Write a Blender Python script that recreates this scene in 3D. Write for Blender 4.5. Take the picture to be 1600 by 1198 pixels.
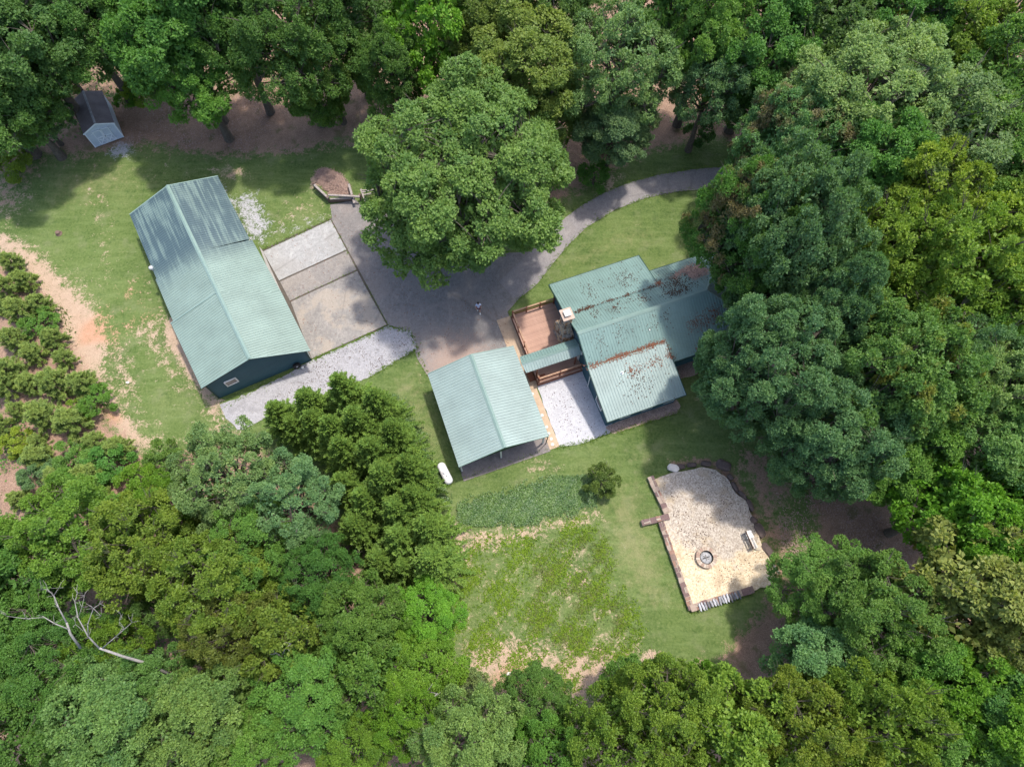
import bpy, math, random
import numpy as np
from mathutils import Vector, Matrix

SC = bpy.context.scene
for o in list(bpy.data.objects): bpy.data.objects.remove(o)
C = SC.collection
R = math.radians

# ------------------------------------------------------------------ camera, world, sun, exposure
CAM_H, TILT, FPX = 55.0, 21.5, 1067.0
cd = bpy.data.cameras.new('camera'); cam = bpy.data.objects.new('camera', cd); C.objects.link(cam)
cd.sensor_width = 36; cd.lens = FPX / 1600 * 36; cd.clip_start = 0.5; cd.clip_end = 1500
cam.location = (0, 0, CAM_H); cam.rotation_euler = (R(TILT), 0, 0)
SC.camera = cam

SUN_EL, SUN_AZ = 71.0, 49.0          # azimuth clockwise from +Y (picture up)
w = bpy.data.worlds.new('World'); SC.world = w; w.use_nodes = True
nt = w.node_tree
sky = nt.nodes.new('ShaderNodeTexSky'); sky.sky_type = 'NISHITA'; sky.sun_disc = False
sky.sun_elevation = R(SUN_EL); sky.sun_rotation = R(SUN_AZ); sky.air_density = 1.0; sky.dust_density = 2.5
bg = nt.nodes['Background']; nt.links.new(sky.outputs[0], bg.inputs[0]); bg.inputs[1].default_value = 0.15
sd = bpy.data.lights.new('sun', 'SUN'); sun = bpy.data.objects.new('sun', sd); C.objects.link(sun)
sd.energy = 2.0; sd.angle = R(3.0); sd.color = (1.0, 0.95, 0.87)
sdir = Vector((math.cos(R(SUN_EL)) * math.sin(R(SUN_AZ)), math.cos(R(SUN_EL)) * math.cos(R(SUN_AZ)), math.sin(R(SUN_EL))))
sun.rotation_euler = (-sdir).to_track_quat('-Z', 'Y').to_euler()
sun.location = (30, 20, 80)
SC.view_settings.view_transform = 'Standard'; SC.view_settings.look = 'None'
SC.view_settings.exposure = 1.2; SC.view_settings.gamma = 1.0; SC.view_settings.use_curve_mapping = False

# ------------------------------------------------------------------ survey: image measurement -> place at height z
def at(x, y, z=0.0):
    t = R(90 - TILT)
    F = np.array([0, math.cos(t), -math.sin(t)]); U = np.array([0, math.sin(t), math.cos(t)]); X = np.array([1.0, 0, 0])
    d = F + X * (x - 800) / FPX - U * (y - 599) / FPX
    s = (CAM_H - z) / -d[2]
    return (d[0] * s, d[1] * s, z)

# ------------------------------------------------------------------ materials
def nodes(m):
    m.use_nodes = True; return m.node_tree.nodes, m.node_tree.links
def tex_noise(N, L, vec, scale, detail=4, rough=0.6, w=None):
    n = N.new('ShaderNodeTexNoise'); n.inputs['Scale'].default_value = scale
    n.inputs['Detail'].default_value = detail; n.inputs['Roughness'].default_value = rough
    if vec is not None: L.new(vec, n.inputs['Vector'])
    return n.outputs['Fac']
def ramp(N, L, fac, stops):
    r = N.new('ShaderNodeValToRGB'); L.new(fac, r.inputs[0])
    e = r.color_ramp.elements
    while len(e) < len(stops): e.new(0.5)
    for i, (p, c) in enumerate(stops):
        e[i].position = p; e[i].color = (*c, 1) if len(c) == 3 else c
    return r.outputs[0]
def mixc(N, L, fac, a, b, mode='MIX'):
    m = N.new('ShaderNodeMix'); m.data_type = 'RGBA'; m.blend_type = mode
    for sock, v in ((m.inputs[0], fac), (m.inputs[6], a), (m.inputs[7], b)):
        if isinstance(v, (int, float)): sock.default_value = v
        elif isinstance(v, tuple): sock.default_value = (*v, 1)
        else: L.new(v, sock)
    return m.outputs[2]
def mth(N, L, op, a, b=None, c=None):
    m = N.new('ShaderNodeMath'); m.operation = op
    for i, v in enumerate((a, b, c)):
        if v is None: continue
        if isinstance(v, (int, float)): m.inputs[i].default_value = v
        else: L.new(v, m.inputs[i])
    return m.outputs[0]
def sstep(N, L, v, lo, hi):
    m = N.new('ShaderNodeMapRange'); m.interpolation_type = 'SMOOTHSTEP'
    L.new(v, m.inputs[0]); m.inputs[1].default_value = lo; m.inputs[2].default_value = hi
    return m.outputs[0]
def coords(N, kind='Object'):
    return N.new('ShaderNodeTexCoord').outputs[kind]
def bump(N, L, h, strength, dist, bsdf):
    b = N.new('ShaderNodeBump'); b.inputs['Strength'].default_value = strength; b.inputs['Distance'].default_value = dist
    L.new(h, b.inputs['Height']); L.new(b.outputs[0], bsdf.inputs['Normal'])
def mapping(N, L, vec, scale=(1, 1, 1), rot=(0, 0, 0)):
    m = N.new('ShaderNodeMapping'); L.new(vec, m.inputs[0]); m.inputs['Scale'].default_value = scale; m.inputs['Rotation'].default_value = rot
    return m.outputs[0]

MATS = {}
def mottle(name, c1, c2, scale=2.0, rough=0.85, bmp=0.3, bdist=0.02, c3=None, metal=0.0, spec=0.3, fine=18.0):
    if name in MATS: return MATS[name]
    m = bpy.data.materials.new(name); N, L = nodes(m); b = N['Principled BSDF']
    v = coords(N); n = tex_noise(N, L, v, scale, 6, 0.65)
    col = ramp(N, L, n, [(0.32, c1), (0.68, c2)])
    n2 = tex_noise(N, L, v, fine, 4, 0.7)
    if c3: col = mixc(N, L, sstep(N, L, n2, 0.58, 0.72), col, c3)
    else: col = mixc(N, L, 0.35, col, ramp(N, L, n2, [(0.3, tuple(x * 0.6 for x in c1)), (0.7, tuple(min(1, x * 1.25) for x in c2))]))
    L.new(col, b.inputs['Base Color']); b.inputs['Roughness'].default_value = rough
    b.inputs['Metallic'].default_value = metal; b.inputs['Specular IOR Level'].default_value = spec
    bump(N, L, n2, bmp, bdist, b)
    MATS[name] = m; return m

def roof_mat(name, base, stain=0.0, dirt=0.25):
    m = bpy.data.materials.new(name); N, L = nodes(m); b = N['Principled BSDF']
    v = coords(N)
    n = tex_noise(N, L, v, 0.45, 5, 0.6)
    col = ramp(N, L, n, [(0.3, tuple(x * 0.86 for x in base)), (0.7, tuple(x * 1.12 for x in base))])
    # downslope streaks (x of the object runs along the slope's fall line in the panel's own frame)
    st = tex_noise(N, L, mapping(N, L, v, (0.5, 5.0, 0.5)), 1.4, 4, 0.6)
    col = mixc(N, L, mth(N, L, 'MULTIPLY', sstep(N, L, st, 0.52, 0.8), dirt), col, tuple(x * 0.55 for x in base))
    sp = tex_noise(N, L, v, 9.0, 3, 0.6)
    col = mixc(N, L, mth(N, L, 'MULTIPLY', sstep(N, L, sp, 0.64, 0.72), 0.35), col, (0.10, 0.09, 0.06))
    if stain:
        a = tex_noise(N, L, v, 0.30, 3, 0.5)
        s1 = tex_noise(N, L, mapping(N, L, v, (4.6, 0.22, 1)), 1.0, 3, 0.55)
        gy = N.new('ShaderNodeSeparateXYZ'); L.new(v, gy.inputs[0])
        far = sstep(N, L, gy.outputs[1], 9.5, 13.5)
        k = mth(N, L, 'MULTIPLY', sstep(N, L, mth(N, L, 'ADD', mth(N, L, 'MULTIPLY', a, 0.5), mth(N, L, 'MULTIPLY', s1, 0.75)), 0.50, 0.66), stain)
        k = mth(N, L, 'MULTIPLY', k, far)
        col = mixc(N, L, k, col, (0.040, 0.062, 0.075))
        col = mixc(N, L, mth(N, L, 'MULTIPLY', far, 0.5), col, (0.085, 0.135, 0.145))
    L.new(col, b.inputs['Base Color']); b.inputs['Roughness'].default_value = 0.42; b.inputs['Specular IOR Level'].default_value = 0.4
    b.inputs['Metallic'].default_value = 0.0
    bump(N, L, tex_noise(N, L, v, 3.0, 3, 0.5), 0.12, 0.02, b)
    MATS[name] = m; return m

def leaf_mat(name, rust=0.0, rustc=(0.16, 0.075, 0.03), gloss=0.22, trans=0.38):
    m = bpy.data.materials.new(name); N, L = nodes(m); b = N['Principled BSDF']; out = N['Material Output']
    oi = N.new('ShaderNodeObjectInfo')
    a = N.new('ShaderNodeAttribute'); a.attribute_name = 'leaf_v'
    c = N.new('ShaderNodeAttribute'); c.attribute_name = 'clump_v'
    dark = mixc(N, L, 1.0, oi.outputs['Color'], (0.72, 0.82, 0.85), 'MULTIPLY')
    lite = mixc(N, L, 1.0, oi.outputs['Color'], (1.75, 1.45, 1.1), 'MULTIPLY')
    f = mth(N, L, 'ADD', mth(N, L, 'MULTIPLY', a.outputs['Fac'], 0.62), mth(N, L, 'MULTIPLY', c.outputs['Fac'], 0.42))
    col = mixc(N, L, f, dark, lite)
    if rust:
        n = tex_noise(N, L, coords(N), 0.45, 2, 0.5)
        k = sstep(N, L, mth(N, L, 'ADD', mth(N, L, 'MULTIPLY', c.outputs['Fac'], 0.25), n), 0.78 - rust * 0.3, 0.92 - rust * 0.3)
        col = mixc(N, L, mth(N, L, 'MULTIPLY', k, 0.8), col, rustc)
    L.new(col, b.inputs['Base Color']); b.inputs['Roughness'].default_value = 0.5; b.inputs['Specular IOR Level'].default_value = gloss
    t = N.new('ShaderNodeBsdfTranslucent'); L.new(mixc(N, L, 1.0, col, (1.25, 1.3, 0.6), 'MULTIPLY'), t.inputs[0])
    mx = N.new('ShaderNodeMixShader'); mx.inputs[0].default_value = trans
    L.new(b.outputs[0], mx.inputs[1]); L.new(t.outputs[0], mx.inputs[2]); L.new(mx.outputs[0], out.inputs[0])
    MATS[name] = m; return m

M_roof_house = roof_mat('green_roof_metal', (0.165, 0.250, 0.228))
M_roof_carport = roof_mat('pale_green_roof_metal', (0.225, 0.290, 0.270), 0, 0.12)
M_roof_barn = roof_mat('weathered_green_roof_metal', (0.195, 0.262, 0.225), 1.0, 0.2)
M_cap = mottle('ridge_cap_metal', (0.17, 0.25, 0.22), (0.21, 0.29, 0.26), 1.5, 0.4, 0.05)
M_siding = mottle('dark_teal_siding', (0.03, 0.085, 0.115), (0.048, 0.12, 0.15), 0.8, 0.6, 0.1)
M_fascia = mottle('dark_green_trim', (0.012, 0.045, 0.04), (0.02, 0.065, 0.055), 1.5, 0.5, 0.1)
M_conc_light = mottle('pale_old_concrete', (0.24, 0.225, 0.20), (0.40, 0.385, 0.36), 0.8, 0.9, 0.3, 0.01)
M_white = mottle('white_paint', (0.66, 0.66, 0.64), (0.8, 0.8, 0.78), 3, 0.5, 0.1)
M_deck = mottle('red_brown_deck_stain', (0.24, 0.115, 0.075), (0.36, 0.19, 0.13), 1.2, 0.75, 0.3)
M_rail = mottle('dark_red_rail_stain', (0.16, 0.055, 0.03), (0.26, 0.10, 0.055), 2.0, 0.7, 0.3)
M_railtop = mottle('sun_bleached_rail', (0.28, 0.16, 0.10), (0.42, 0.27, 0.18), 3.0, 0.8, 0.3)
M_stone = mottle('chimney_fieldstone', (0.16, 0.10, 0.06), (0.42, 0.28, 0.17), 2.2, 0.9, 0.6, 0.03)
M_mortar = mottle('pale_mortar', (0.30, 0.25, 0.20), (0.45, 0.40, 0.34), 3, 0.95, 0.4)
M_flag = mottle('red_brown_flagstone', (0.13, 0.075, 0.06), (0.26, 0.16, 0.13), 2.0, 0.9, 0.5, 0.02)
M_boulder = mottle('dark_brown_boulder', (0.06, 0.045, 0.04), (0.15, 0.11, 0.095), 1.8, 0.9, 0.7, 0.04)
M_palerock = mottle('pale_rock', (0.50, 0.44, 0.38), (0.75, 0.70, 0.64), 2.2, 0.9, 0.5, 0.03)
M_greyslab = mottle('grey_weathered_slab', (0.17, 0.17, 0.18), (0.42, 0.42, 0.44), 3.5, 0.9, 0.5, 0.02)
M_ring = mottle('tan_ring_block', (0.26, 0.19, 0.14), (0.44, 0.35, 0.27), 3.5, 0.9, 0.5, 0.02)
M_ash = mottle('grey_ash', (0.12, 0.12, 0.12), (0.52, 0.52, 0.53), 7, 0.95, 0.6, 0.02)
M_char = mottle('charred_wood', (0.012, 0.011, 0.01), (0.05, 0.045, 0.04), 5, 0.9, 0.5)
M_bark = mottle('grey_brown_bark', (0.06, 0.048, 0.038), (0.15, 0.125, 0.10), 4, 0.95, 0.7, 0.03)
M_deadwood = mottle('bleached_dead_wood', (0.17, 0.155, 0.14), (0.36, 0.335, 0.31), 5, 0.9, 0.5)
M_timber = mottle('weathered_timber', (0.17, 0.14, 0.125), (0.42, 0.37, 0.34), 5, 0.9, 0.6)
M_brownwood = mottle('brown_timber', (0.10, 0.065, 0.05), (0.22, 0.15, 0.12), 4, 0.9, 0.6)
M_shingle = mottle('brown_grey_shingle', (0.10, 0.085, 0.09), (0.24, 0.21, 0.215), 0.7, 0.9, 0.4)
M_shed = mottle('pale_blue_grey_shed_paint', (0.36, 0.42, 0.50), (0.50, 0.56, 0.63), 1.0, 0.7, 0.2)
M_shedtrim = mottle('pale_shed_trim', (0.55, 0.60, 0.66), (0.72, 0.76, 0.80), 2, 0.6, 0.1)
M_tank = mottle('white_tank_paint', (0.62, 0.60, 0.60), (0.78, 0.77, 0.77), 2, 0.35, 0.05)
M_black = mottle('black_plastic', (0.012, 0.012, 0.014), (0.03, 0.03, 0.032), 3, 0.5, 0.1)
M_glass = mottle('dull_window_glass', (0.10, 0.085, 0.075), (0.20, 0.17, 0.15), 1.5, 0.12, 0.02, spec=0.8)
M_pipe = mottle('grey_vent_metal', (0.35, 0.36, 0.37), (0.55, 0.56, 0.57), 4, 0.4, 0.05)
M_fallen = mottle('rust_red_fallen_leaves', (0.13, 0.052, 0.03), (0.25, 0.11, 0.065), 6, 0.9, 0.2)
M_fallendk = mottle('dark_fallen_leaves', (0.035, 0.02, 0.013), (0.10, 0.045, 0.025), 6, 0.9, 0.2)
M_stick = mottle('pinkish_dead_brush', (0.22, 0.14, 0.11), (0.42, 0.30, 0.25), 5, 0.95, 0.3)
M_skin = mottle('skin', (0.42, 0.24, 0.17), (0.52, 0.31, 0.22), 6, 0.6, 0.05)
M_hair = mottle('dark_hair', (0.012, 0.008, 0.006), (0.03, 0.018, 0.013), 20, 0.6, 0.3)
M_shirt = mottle('pale_blue_shirt', (0.38, 0.46, 0.66), (0.58, 0.64, 0.78), 8, 0.9, 0.1)
M_shorts = mottle('maroon_shorts', (0.07, 0.03, 0.055), (0.13, 0.06, 0.085), 8, 0.9, 0.1)
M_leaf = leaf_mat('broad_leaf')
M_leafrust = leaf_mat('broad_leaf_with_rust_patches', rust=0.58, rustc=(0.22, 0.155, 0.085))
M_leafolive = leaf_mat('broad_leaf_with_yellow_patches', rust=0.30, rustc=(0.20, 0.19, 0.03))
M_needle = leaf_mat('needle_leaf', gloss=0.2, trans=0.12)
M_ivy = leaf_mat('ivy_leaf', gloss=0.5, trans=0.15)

# ------------------------------------------------------------------ mesh helpers
def mesh_np(name, V, F, mat=None, attrs=None, smooth=False):
    """V (n,3); F (m,3|4) int array"""
    me = bpy.data.meshes.new(name)
    V = np.asarray(V, dtype=np.float32); F = np.asarray(F, dtype=np.int32)
    k = F.shape[1]
    me.vertices.add(len(V)); me.vertices.foreach_set('co', V.ravel())
    me.loops.add(F.size); me.loops.foreach_set('vertex_index', F.ravel())
    me.polygons.add(len(F)); me.polygons.foreach_set('loop_start', np.arange(0, F.size, k, dtype=np.int32))
    if attrs:
        for an, (dom, vals) in attrs.items():
            at_ = me.attributes.new(an, 'FLOAT', dom); at_.data.foreach_set('value', np.asarray(vals, dtype=np.float32))
    me.update(calc_edges=True)
    if smooth: me.polygons.foreach_set('use_smooth', np.ones(len(F), dtype=bool))
    if mat: me.materials.append(mat)
    return me

class MB:
    def __init__(s, ox=0, oy=0, oz=0): s.v = []; s.f = []; s.o = (ox, oy, oz)
    def add(s, vs, fs):
        n = len(s.v); ox, oy, oz = s.o
        s.v += [(x - ox, y - oy, z - oz) for x, y, z in vs]; s.f += [tuple(n + i for i in f) for f in fs]; return s
    def box(s, x0, x1, y0, y1, z0, z1):
        return s.add([(x0, y0, z0), (x1, y0, z0), (x1, y1, z0), (x0, y1, z0), (x0, y0, z1), (x1, y0, z1), (x1, y1, z1), (x0, y1, z1)],
                     [(0, 3, 2, 1), (4, 5, 6, 7), (0, 1, 5, 4), (1, 2, 6, 5), (2, 3, 7, 6), (3, 0, 4, 7)])
    def bar(s, a, b, w, h, up=(0, 0, 1)):
        a, b = Vector(a), Vector(b); d = (b - a).normalized(); upv = Vector(up)
        if abs(d.dot(upv)) > 0.98: upv = Vector((1, 0, 0))
        sd_ = d.cross(upv).normalized() * w / 2; u = sd_.cross(d).normalized() * h / 2
        vs = [p + q for p in (a, b) for q in (-sd_ - u, sd_ - u, sd_ + u, -sd_ + u)]
        return s.add([tuple(v) for v in vs], [(0, 1, 2, 3), (7, 6, 5, 4), (0, 4, 5, 1), (1, 5, 6, 2), (2, 6, 7, 3), (3, 7, 4, 0)])
    def tube(s, pts, rs, n=8, cap=True):
        pts = [Vector(p) for p in pts]; rings = []
        base = len(s.v); vs = []; fs = []
        for i, p in enumerate(pts):
            d = (pts[min(i + 1, len(pts) - 1)] - pts[max(i - 1, 0)]).normalized()
            a = d.cross(Vector((0.13, 0.31, 0.94)) if abs(d.z) < 0.9 else Vector((1, 0, 0))).normalized(); b = d.cross(a)
            for k in range(n):
                t = 2 * math.pi * k / n; vs.append(tuple(p + (a * math.cos(t) + b * math.sin(t)) * rs[i]))
        for i in range(len(pts) - 1):
            for k in range(n):
                k2 = (k + 1) % n; fs.append((i * n + k, i * n + k2, (i + 1) * n + k2, (i + 1) * n + k))
        if cap: fs += [tuple(range(n))[::-1], tuple((len(pts) - 1) * n + k for k in range(n))]
        return s.add(vs, fs)
    def prism(s, poly, z0, z1):
        n = len(poly)
        return s.add([(x, y, z0) for x, y in poly] + [(x, y, z1) for x, y in poly],
                     [tuple(range(n))[::-1], tuple(range(n, 2 * n))] + [(i, (i + 1) % n, n + (i + 1) % n, n + i) for i in range(n)])
    def lathe(s, prof, cx, cy, n=16):
        vs = []; fs = []
        for r, z in prof:
            for k in range(n):
                t = 2 * math.pi * k / n; vs.append((cx + r * math.cos(t), cy + r * math.sin(t), z))
        for i in range(len(prof) - 1):
            for k in range(n):
                k2 = (k + 1) % n; fs.append((i * n + k, i * n + k2, (i + 1) * n + k2, (i + 1) * n + k))
        fs += [tuple(range(n))[::-1], tuple((len(prof) - 1) * n + k for k in range(n))]
        return s.add(vs, fs)
    def mesh(s, name, mat, smooth=False):
        me = bpy.data.meshes.new(name); me.from_pydata(s.v, [], s.f); me.update()
        if mat: me.materials.append(mat)
        if smooth: me.polygons.foreach_set('use_smooth', [True] * len(me.polygons))
        return me
    def build(s, name, mat, parent=None, smooth=False, bevel=0):
        o = bpy.data.objects.new(name, s.mesh(name, mat, smooth)); C.objects.link(o)
        if parent: o.parent = parent
        if bevel:
            b = o.modifiers.new('b', 'BEVEL'); b.width = bevel; b.segments = 1
        return o

def tag(o, label=None, cat=None, group=None, kind=None):
    if label: o['label'] = label
    if cat: o['category'] = cat
    if group: o['group'] = group
    if kind: o['kind'] = kind
    return o
def thing(name, label, cat, loc=(0, 0, 0), rz=0, group=None):
    o = bpy.data.objects.new(name, None); C.objects.link(o); o.empty_display_size = 0.3
    o.location = loc; o.rotation_euler = (0, 0, rz); return tag(o, label, cat, group)
def link(name, me, parent=None):
    o = bpy.data.objects.new(name, me); C.objects.link(o)
    if parent: o.parent = parent
    return o

# ------------------------------------------------------------------ ground
def inpoly(X, Y, poly):
    ins = np.zeros(X.shape, bool); n = len(poly)
    for i in range(n):
        x0, y0 = poly[i]; x1, y1 = poly[(i + 1) % n]
        c = ((y0 > Y) != (y1 > Y))
        xi = (x1 - x0) * (Y - y0) / ((y1 - y0) if abs(y1 - y0) > 1e-9 else 1e-9) + x0
        ins ^= c & (X < xi)
    return ins
def sdist(X, Y, poly):
    d = np.full(X.shape, 1e9); n = len(poly)
    for i in range(n):
        x0, y0 = poly[i]; x1, y1 = poly[(i + 1) % n]; dx, dy = x1 - x0, y1 - y0
        t = np.clip(((X - x0) * dx + (Y - y0) * dy) / (dx * dx + dy * dy + 1e-12), 0, 1)
        d = np.minimum(d, np.hypot(X - x0 - t * dx, Y - y0 - t * dy))
    return np.where(inpoly(X, Y, poly), d, -d)
def gpoly(px): return [at(x, y, 0)[:2] for x, y in px]
def soft(X, Y, px, wdt=0.8): return np.clip(sdist(X, Y, gpoly(px)) / wdt * 0.5 + 0.5, 0, 1)

gx = np.concatenate([-np.geomspace(600, 76, 9), np.arange(-75, 75.01, 0.36), np.geomspace(76, 600, 9)])
gy = np.concatenate([-np.geomspace(500, 21, 9), np.arange(-20, 82.01, 0.36), np.geomspace(84, 700, 9)])
GX, GY = np.meshgrid(gx, gy)
A = {}
clearing = [(-60, 300), (60, 240), (140, 240), (230, 222), (330, 240), (450, 238), (580, 215), (640, 250), (800, 330), (880, 310), (930, 275), (1010, 235),
            (1110, 212), (1220, 230), (1200, 300), (1150, 400), (1180, 560), (1190, 680), (1260, 760), (1300, 800), (1330, 870), (1250, 900), (1190, 960),
            (1175, 1010), (1150, 1050), (1110, 1040), (1040, 1060), (1000, 1100), (900, 1120), (720, 1080), (670, 960), (690, 900), (600, 870), (500, 800), (400, 700),
            (330, 680), (240, 740), (170, 660), (100, 520), (40, 430), (-60, 385)]
litter = 1 - soft(GX, GY, clearing, 2.0)
def paint(layer, px, s, wdt=1.2):
    m = soft(GX, GY, px, wdt) * s; return np.maximum(layer, m)
litter = paint(litter, [(1140, 690), (1200, 700), (1260, 770), (1225, 800), (1260, 880), (1210, 890), (1185, 830), (1165, 760)], 0.62, 1.5)
litter = paint(litter, [(1270, 780), (1440, 790), (1430, 900), (1330, 900), (1290, 870)], 1.0, 1.5)
litter = paint(litter, [(180, 170), (600, 150), (600, 215), (420, 240), (330, 238), (230, 222), (190, 210)], 0.95, 2.0)
litter = paint(litter, [(195, 225), (330, 215), (600, 200), (580, 222), (450, 246), (330, 252), (240, 240)], 0.6, 2.0)
litter = paint(litter, [(-60, 250), (60, 235), (150, 235), (170, 260), (80, 275), (30, 330), (-60, 360)], 0.42, 2.0)
litter = paint(litter, [(1045, 722), (1110, 712), (1150, 735), (1180, 790), (1205, 860), (1240, 890), (1220, 910), (1180, 840), (1140, 760), (1100, 727), (1050, 735)], 0.8, .8)
litter = paint(litter, [(960, 215), (1120, 190), (1150, 215), (1040, 235), (900, 290), (880, 290)], 0.5, 2.0)
litter = paint(litter, [(1140, 1010), (1250, 900), (1240, 1100), (1150, 1100)], 1.0, 1.5)
clay = np.zeros_like(GX)
for px, s, wd in [
    ([(-80, 345), (0, 360), (60, 388), (105, 435), (150, 475), (168, 525), (160, 575), (200, 640), (250, 690), (210, 725), (150, 650), (95, 560), (60, 490), (30, 430), (0, 400), (-80, 390)], 0.74, 1.1),
    ([(60, 390), (140, 440), (200, 520), (230, 600), (290, 690), (210, 720), (150, 560), (90, 440)], 0.46, 1.5),
    ([(75, 440), (135, 470), (172, 525), (160, 585), (110, 550)], 0.85, 1.0),
    ([(195, 500), (250, 480), (278, 560), (350, 655), (325, 690), (270, 620), (235, 560), (200, 530)], 0.52, 1.6),
    ([(250, 490), (275, 495), (350, 640), (335, 660), (300, 600), (262, 540)], 0.9, 0.8),
    ([(225, 640), (300, 660), (370, 640), (365, 680), (300, 705), (215, 715)], 0.62, 1.2),
    ([(1200, 780), (1240, 800), (1300, 880), (1230, 900), (1205, 870)], 0.38, 1.5),
    ([(-80, 400), (30, 440), (100, 540), (150, 650), (220, 760), (200, 810), (-80, 830)], 0.72, 2.0),
    ([(140, 300), (160, 300), (180, 430), (160, 440)], 0.44, 1.6),
    ([(170, 430), (240, 430), (250, 480), (180, 480)], 0.34, 1.6),
    ([(400, 330), (500, 290), (530, 335), (430, 385)], 0.30, 1.6),
    ([(100, 255), (330, 262), (420, 262), (300, 290), (140, 290)], 0.22, 1.6),
    ([(325, 262), (375, 258), (395, 275), (350, 285)], 0.6, 1.0),
    ([(-80, 290), (40, 250), (60, 300), (20, 350), (-80, 350)], 0.5, 2.0),
    ([(486, 275), (510, 263), (500, 290), (488, 292)], 0.95, 0.3),
    ([(700, 815), (740, 825), (820, 820), (930, 795), (945, 810), (820, 850), (740, 870), (715, 930), (690, 930), (690, 860)], 0.62, 1.0),
    ([(730, 870), (900, 830), (960, 900), (1030, 1010), (1010, 1080), (900, 1120), (720, 1060), (700, 960)], 0.26, 1.5),
    ([(840, 850), (930, 840), (950, 930), (870, 960)], 0.36, 1.5),
    ([(720, 1010), (800, 985), (870, 1010), (960, 1000), (1030, 1030), (1010, 1070), (900, 1120), (720, 1070)], 0.70, 1.6),
    ([(815, 725), (860, 715), (878, 735), (820, 745)], 0.50, 0.8),
    ([(1005, 1015), (1030, 1015), (1030, 1035), (1005, 1040)], 0.85, 0.5),
    ([(940, 275), (975, 265), (965, 295), (935, 310)], 0.6, 1.0),
    ([(1240, 850), (1290, 860), (1300, 890), (1230, 890)], 0.5, 1.0),
    ([(640, 560), (680, 585), (690, 640), (660, 620)], 0.25, 1.0)]:
    clay = paint(clay, px, s, wd)
clay *= 1 - 0.75 * soft(GX, GY, [(230, 600), (300, 620), (330, 690), (260, 700), (215, 640)], 1.5)
grav = np.zeros_like(GX)
for px, s, wd in [([(340, 285), (362, 305), (400, 300), (428, 350), (410, 385), (385, 375)], 0.60, 1.0),
                  ([(172, 225), (208, 215), (206, 248), (165, 245)], 0.66, 0.8),
                  ([(345, 640), (370, 640), (380, 665), (350, 665)], 0.5, 1.0),
                  ([(425, 350), (500, 330), (520, 345), (430, 385)], 0.34, 1.0)]:
    grav = paint(grav, px, s, wd)
dry = np.zeros_like(GX)
for px, s, wd in [([(60, 240), (200, 240), (260, 290), (150, 330), (40, 330)], 0.5, 3),
                  ([(600, 600), (650, 560), (680, 620), (720, 760), (650, 680)], 0.55, 2),
                  ([(930, 780), (1000, 740), (1040, 860), (1060, 940), (1000, 960), (950, 880)], 0.65, 2.5),
                  ([(700, 800), (960, 800), (1040, 1020), (1000, 1100), (700, 1080)], 0.35, 2.5),
                  ([(820, 420), (1000, 330), (1060, 380), (900, 430)], 0.45, 2.0),
                  ([(960, 690), (1100, 670), (1060, 730), (980, 760)], 0.45, 2.0)]:
    dry = paint(dry, px, s, wd)
nx, ny = len(gx), len(gy)
idx = np.arange(nx * ny).reshape(ny, nx)
F = np.stack([idx[:-1, :-1], idx[:-1, 1:], idx[1:, 1:], idx[1:, :-1]], -1).reshape(-1, 4)
rg = np.random.default_rng(5)
GZ = np.zeros_like(GX)
for k in range(5):
    fx, fy, ph = rg.uniform(-0.09, 0.09), rg.uniform(-0.09, 0.09), rg.uniform(0, 6)
    GZ += 0.35 * np.sin(GX * fx * 2 + GY * fy * 2 + ph)
GZ = GZ * np.clip(litter * 1.2 - 0.4, 0, 1) - 0.02
V = np.stack([GX, GY, GZ], -1).reshape(-1, 3)

mg = bpy.data.materials.new('ground'); N, L = nodes(mg); b = N['Principled BSDF']
v = coords(N)
nA = tex_noise(N, L, v, 0.22, 5, 0.6); nB = tex_noise(N, L, v, 1.3, 6, 0.65); nC = tex_noise(N, L, v, 5.0, 5, 0.7); nD = tex_noise(N, L, v, 16.0, 3, 0.7)
def attr(nm):
    a = N.new('ShaderNodeAttribute'); a.attribute_name = nm; return a.outputs['Fac']
def mask(nm, lo=0.34, hi=0.68, a=1.5, bb=1.1, cc=0.8):
    t = attr(nm)
    for nn, k in ((nB, a), (nC, bb), (nD, cc)):
        t = mth(N, L, 'ADD', t, mth(N, L, 'MULTIPLY', mth(N, L, 'SUBTRACT', nn, 0.5), k))
    return sstep(N, L, t, lo, hi)
grass = ramp(N, L, nA, [(0.35, (0.064, 0.120, 0.024)), (0.5, (0.105, 0.168, 0.038)), (0.66, (0.165, 0.215, 0.070))])
g2 = ramp(N, L, nC, [(0.30, (0.026, 0.052, 0.014)), (0.70, (0.185, 0.215, 0.085))])
grass = mixc(N, L, 0.50, grass, g2)
nE = tex_noise(N, L, v, 0.6, 5, 0.6)
grass = mixc(N, L, mth(N, L, 'MULTIPLY', sstep(N, L, nE, 0.52, 0.7), 0.5), grass, (0.185, 0.20, 0.10))
nS = tex_noise(N, L, mapping(N, L, v, (0.35, 2.2, 1), (0, 0, 0.45)), 1.0, 4, 0.6)
grass = mixc(N, L, mth(N, L, 'MULTIPLY', sstep(N, L, nS, 0.46, 0.66), 0.35), grass, (0.175, 0.225, 0.085))
grass = mixc(N, L, mth(N, L, 'MULTIPLY', sstep(N, L, tex_noise(N, L, v, 0.9, 5, .7), 0.54, 0.68), 0.45), grass, (0.045, 0.088, 0.022))
dm = sstep(N, L, mth(N, L, 'ADD', attr('dry'), mth(N, L, 'MULTIPLY', mth(N, L, 'SUBTRACT', nB, 0.5), 1.1)), 0.25, 0.85)
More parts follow.
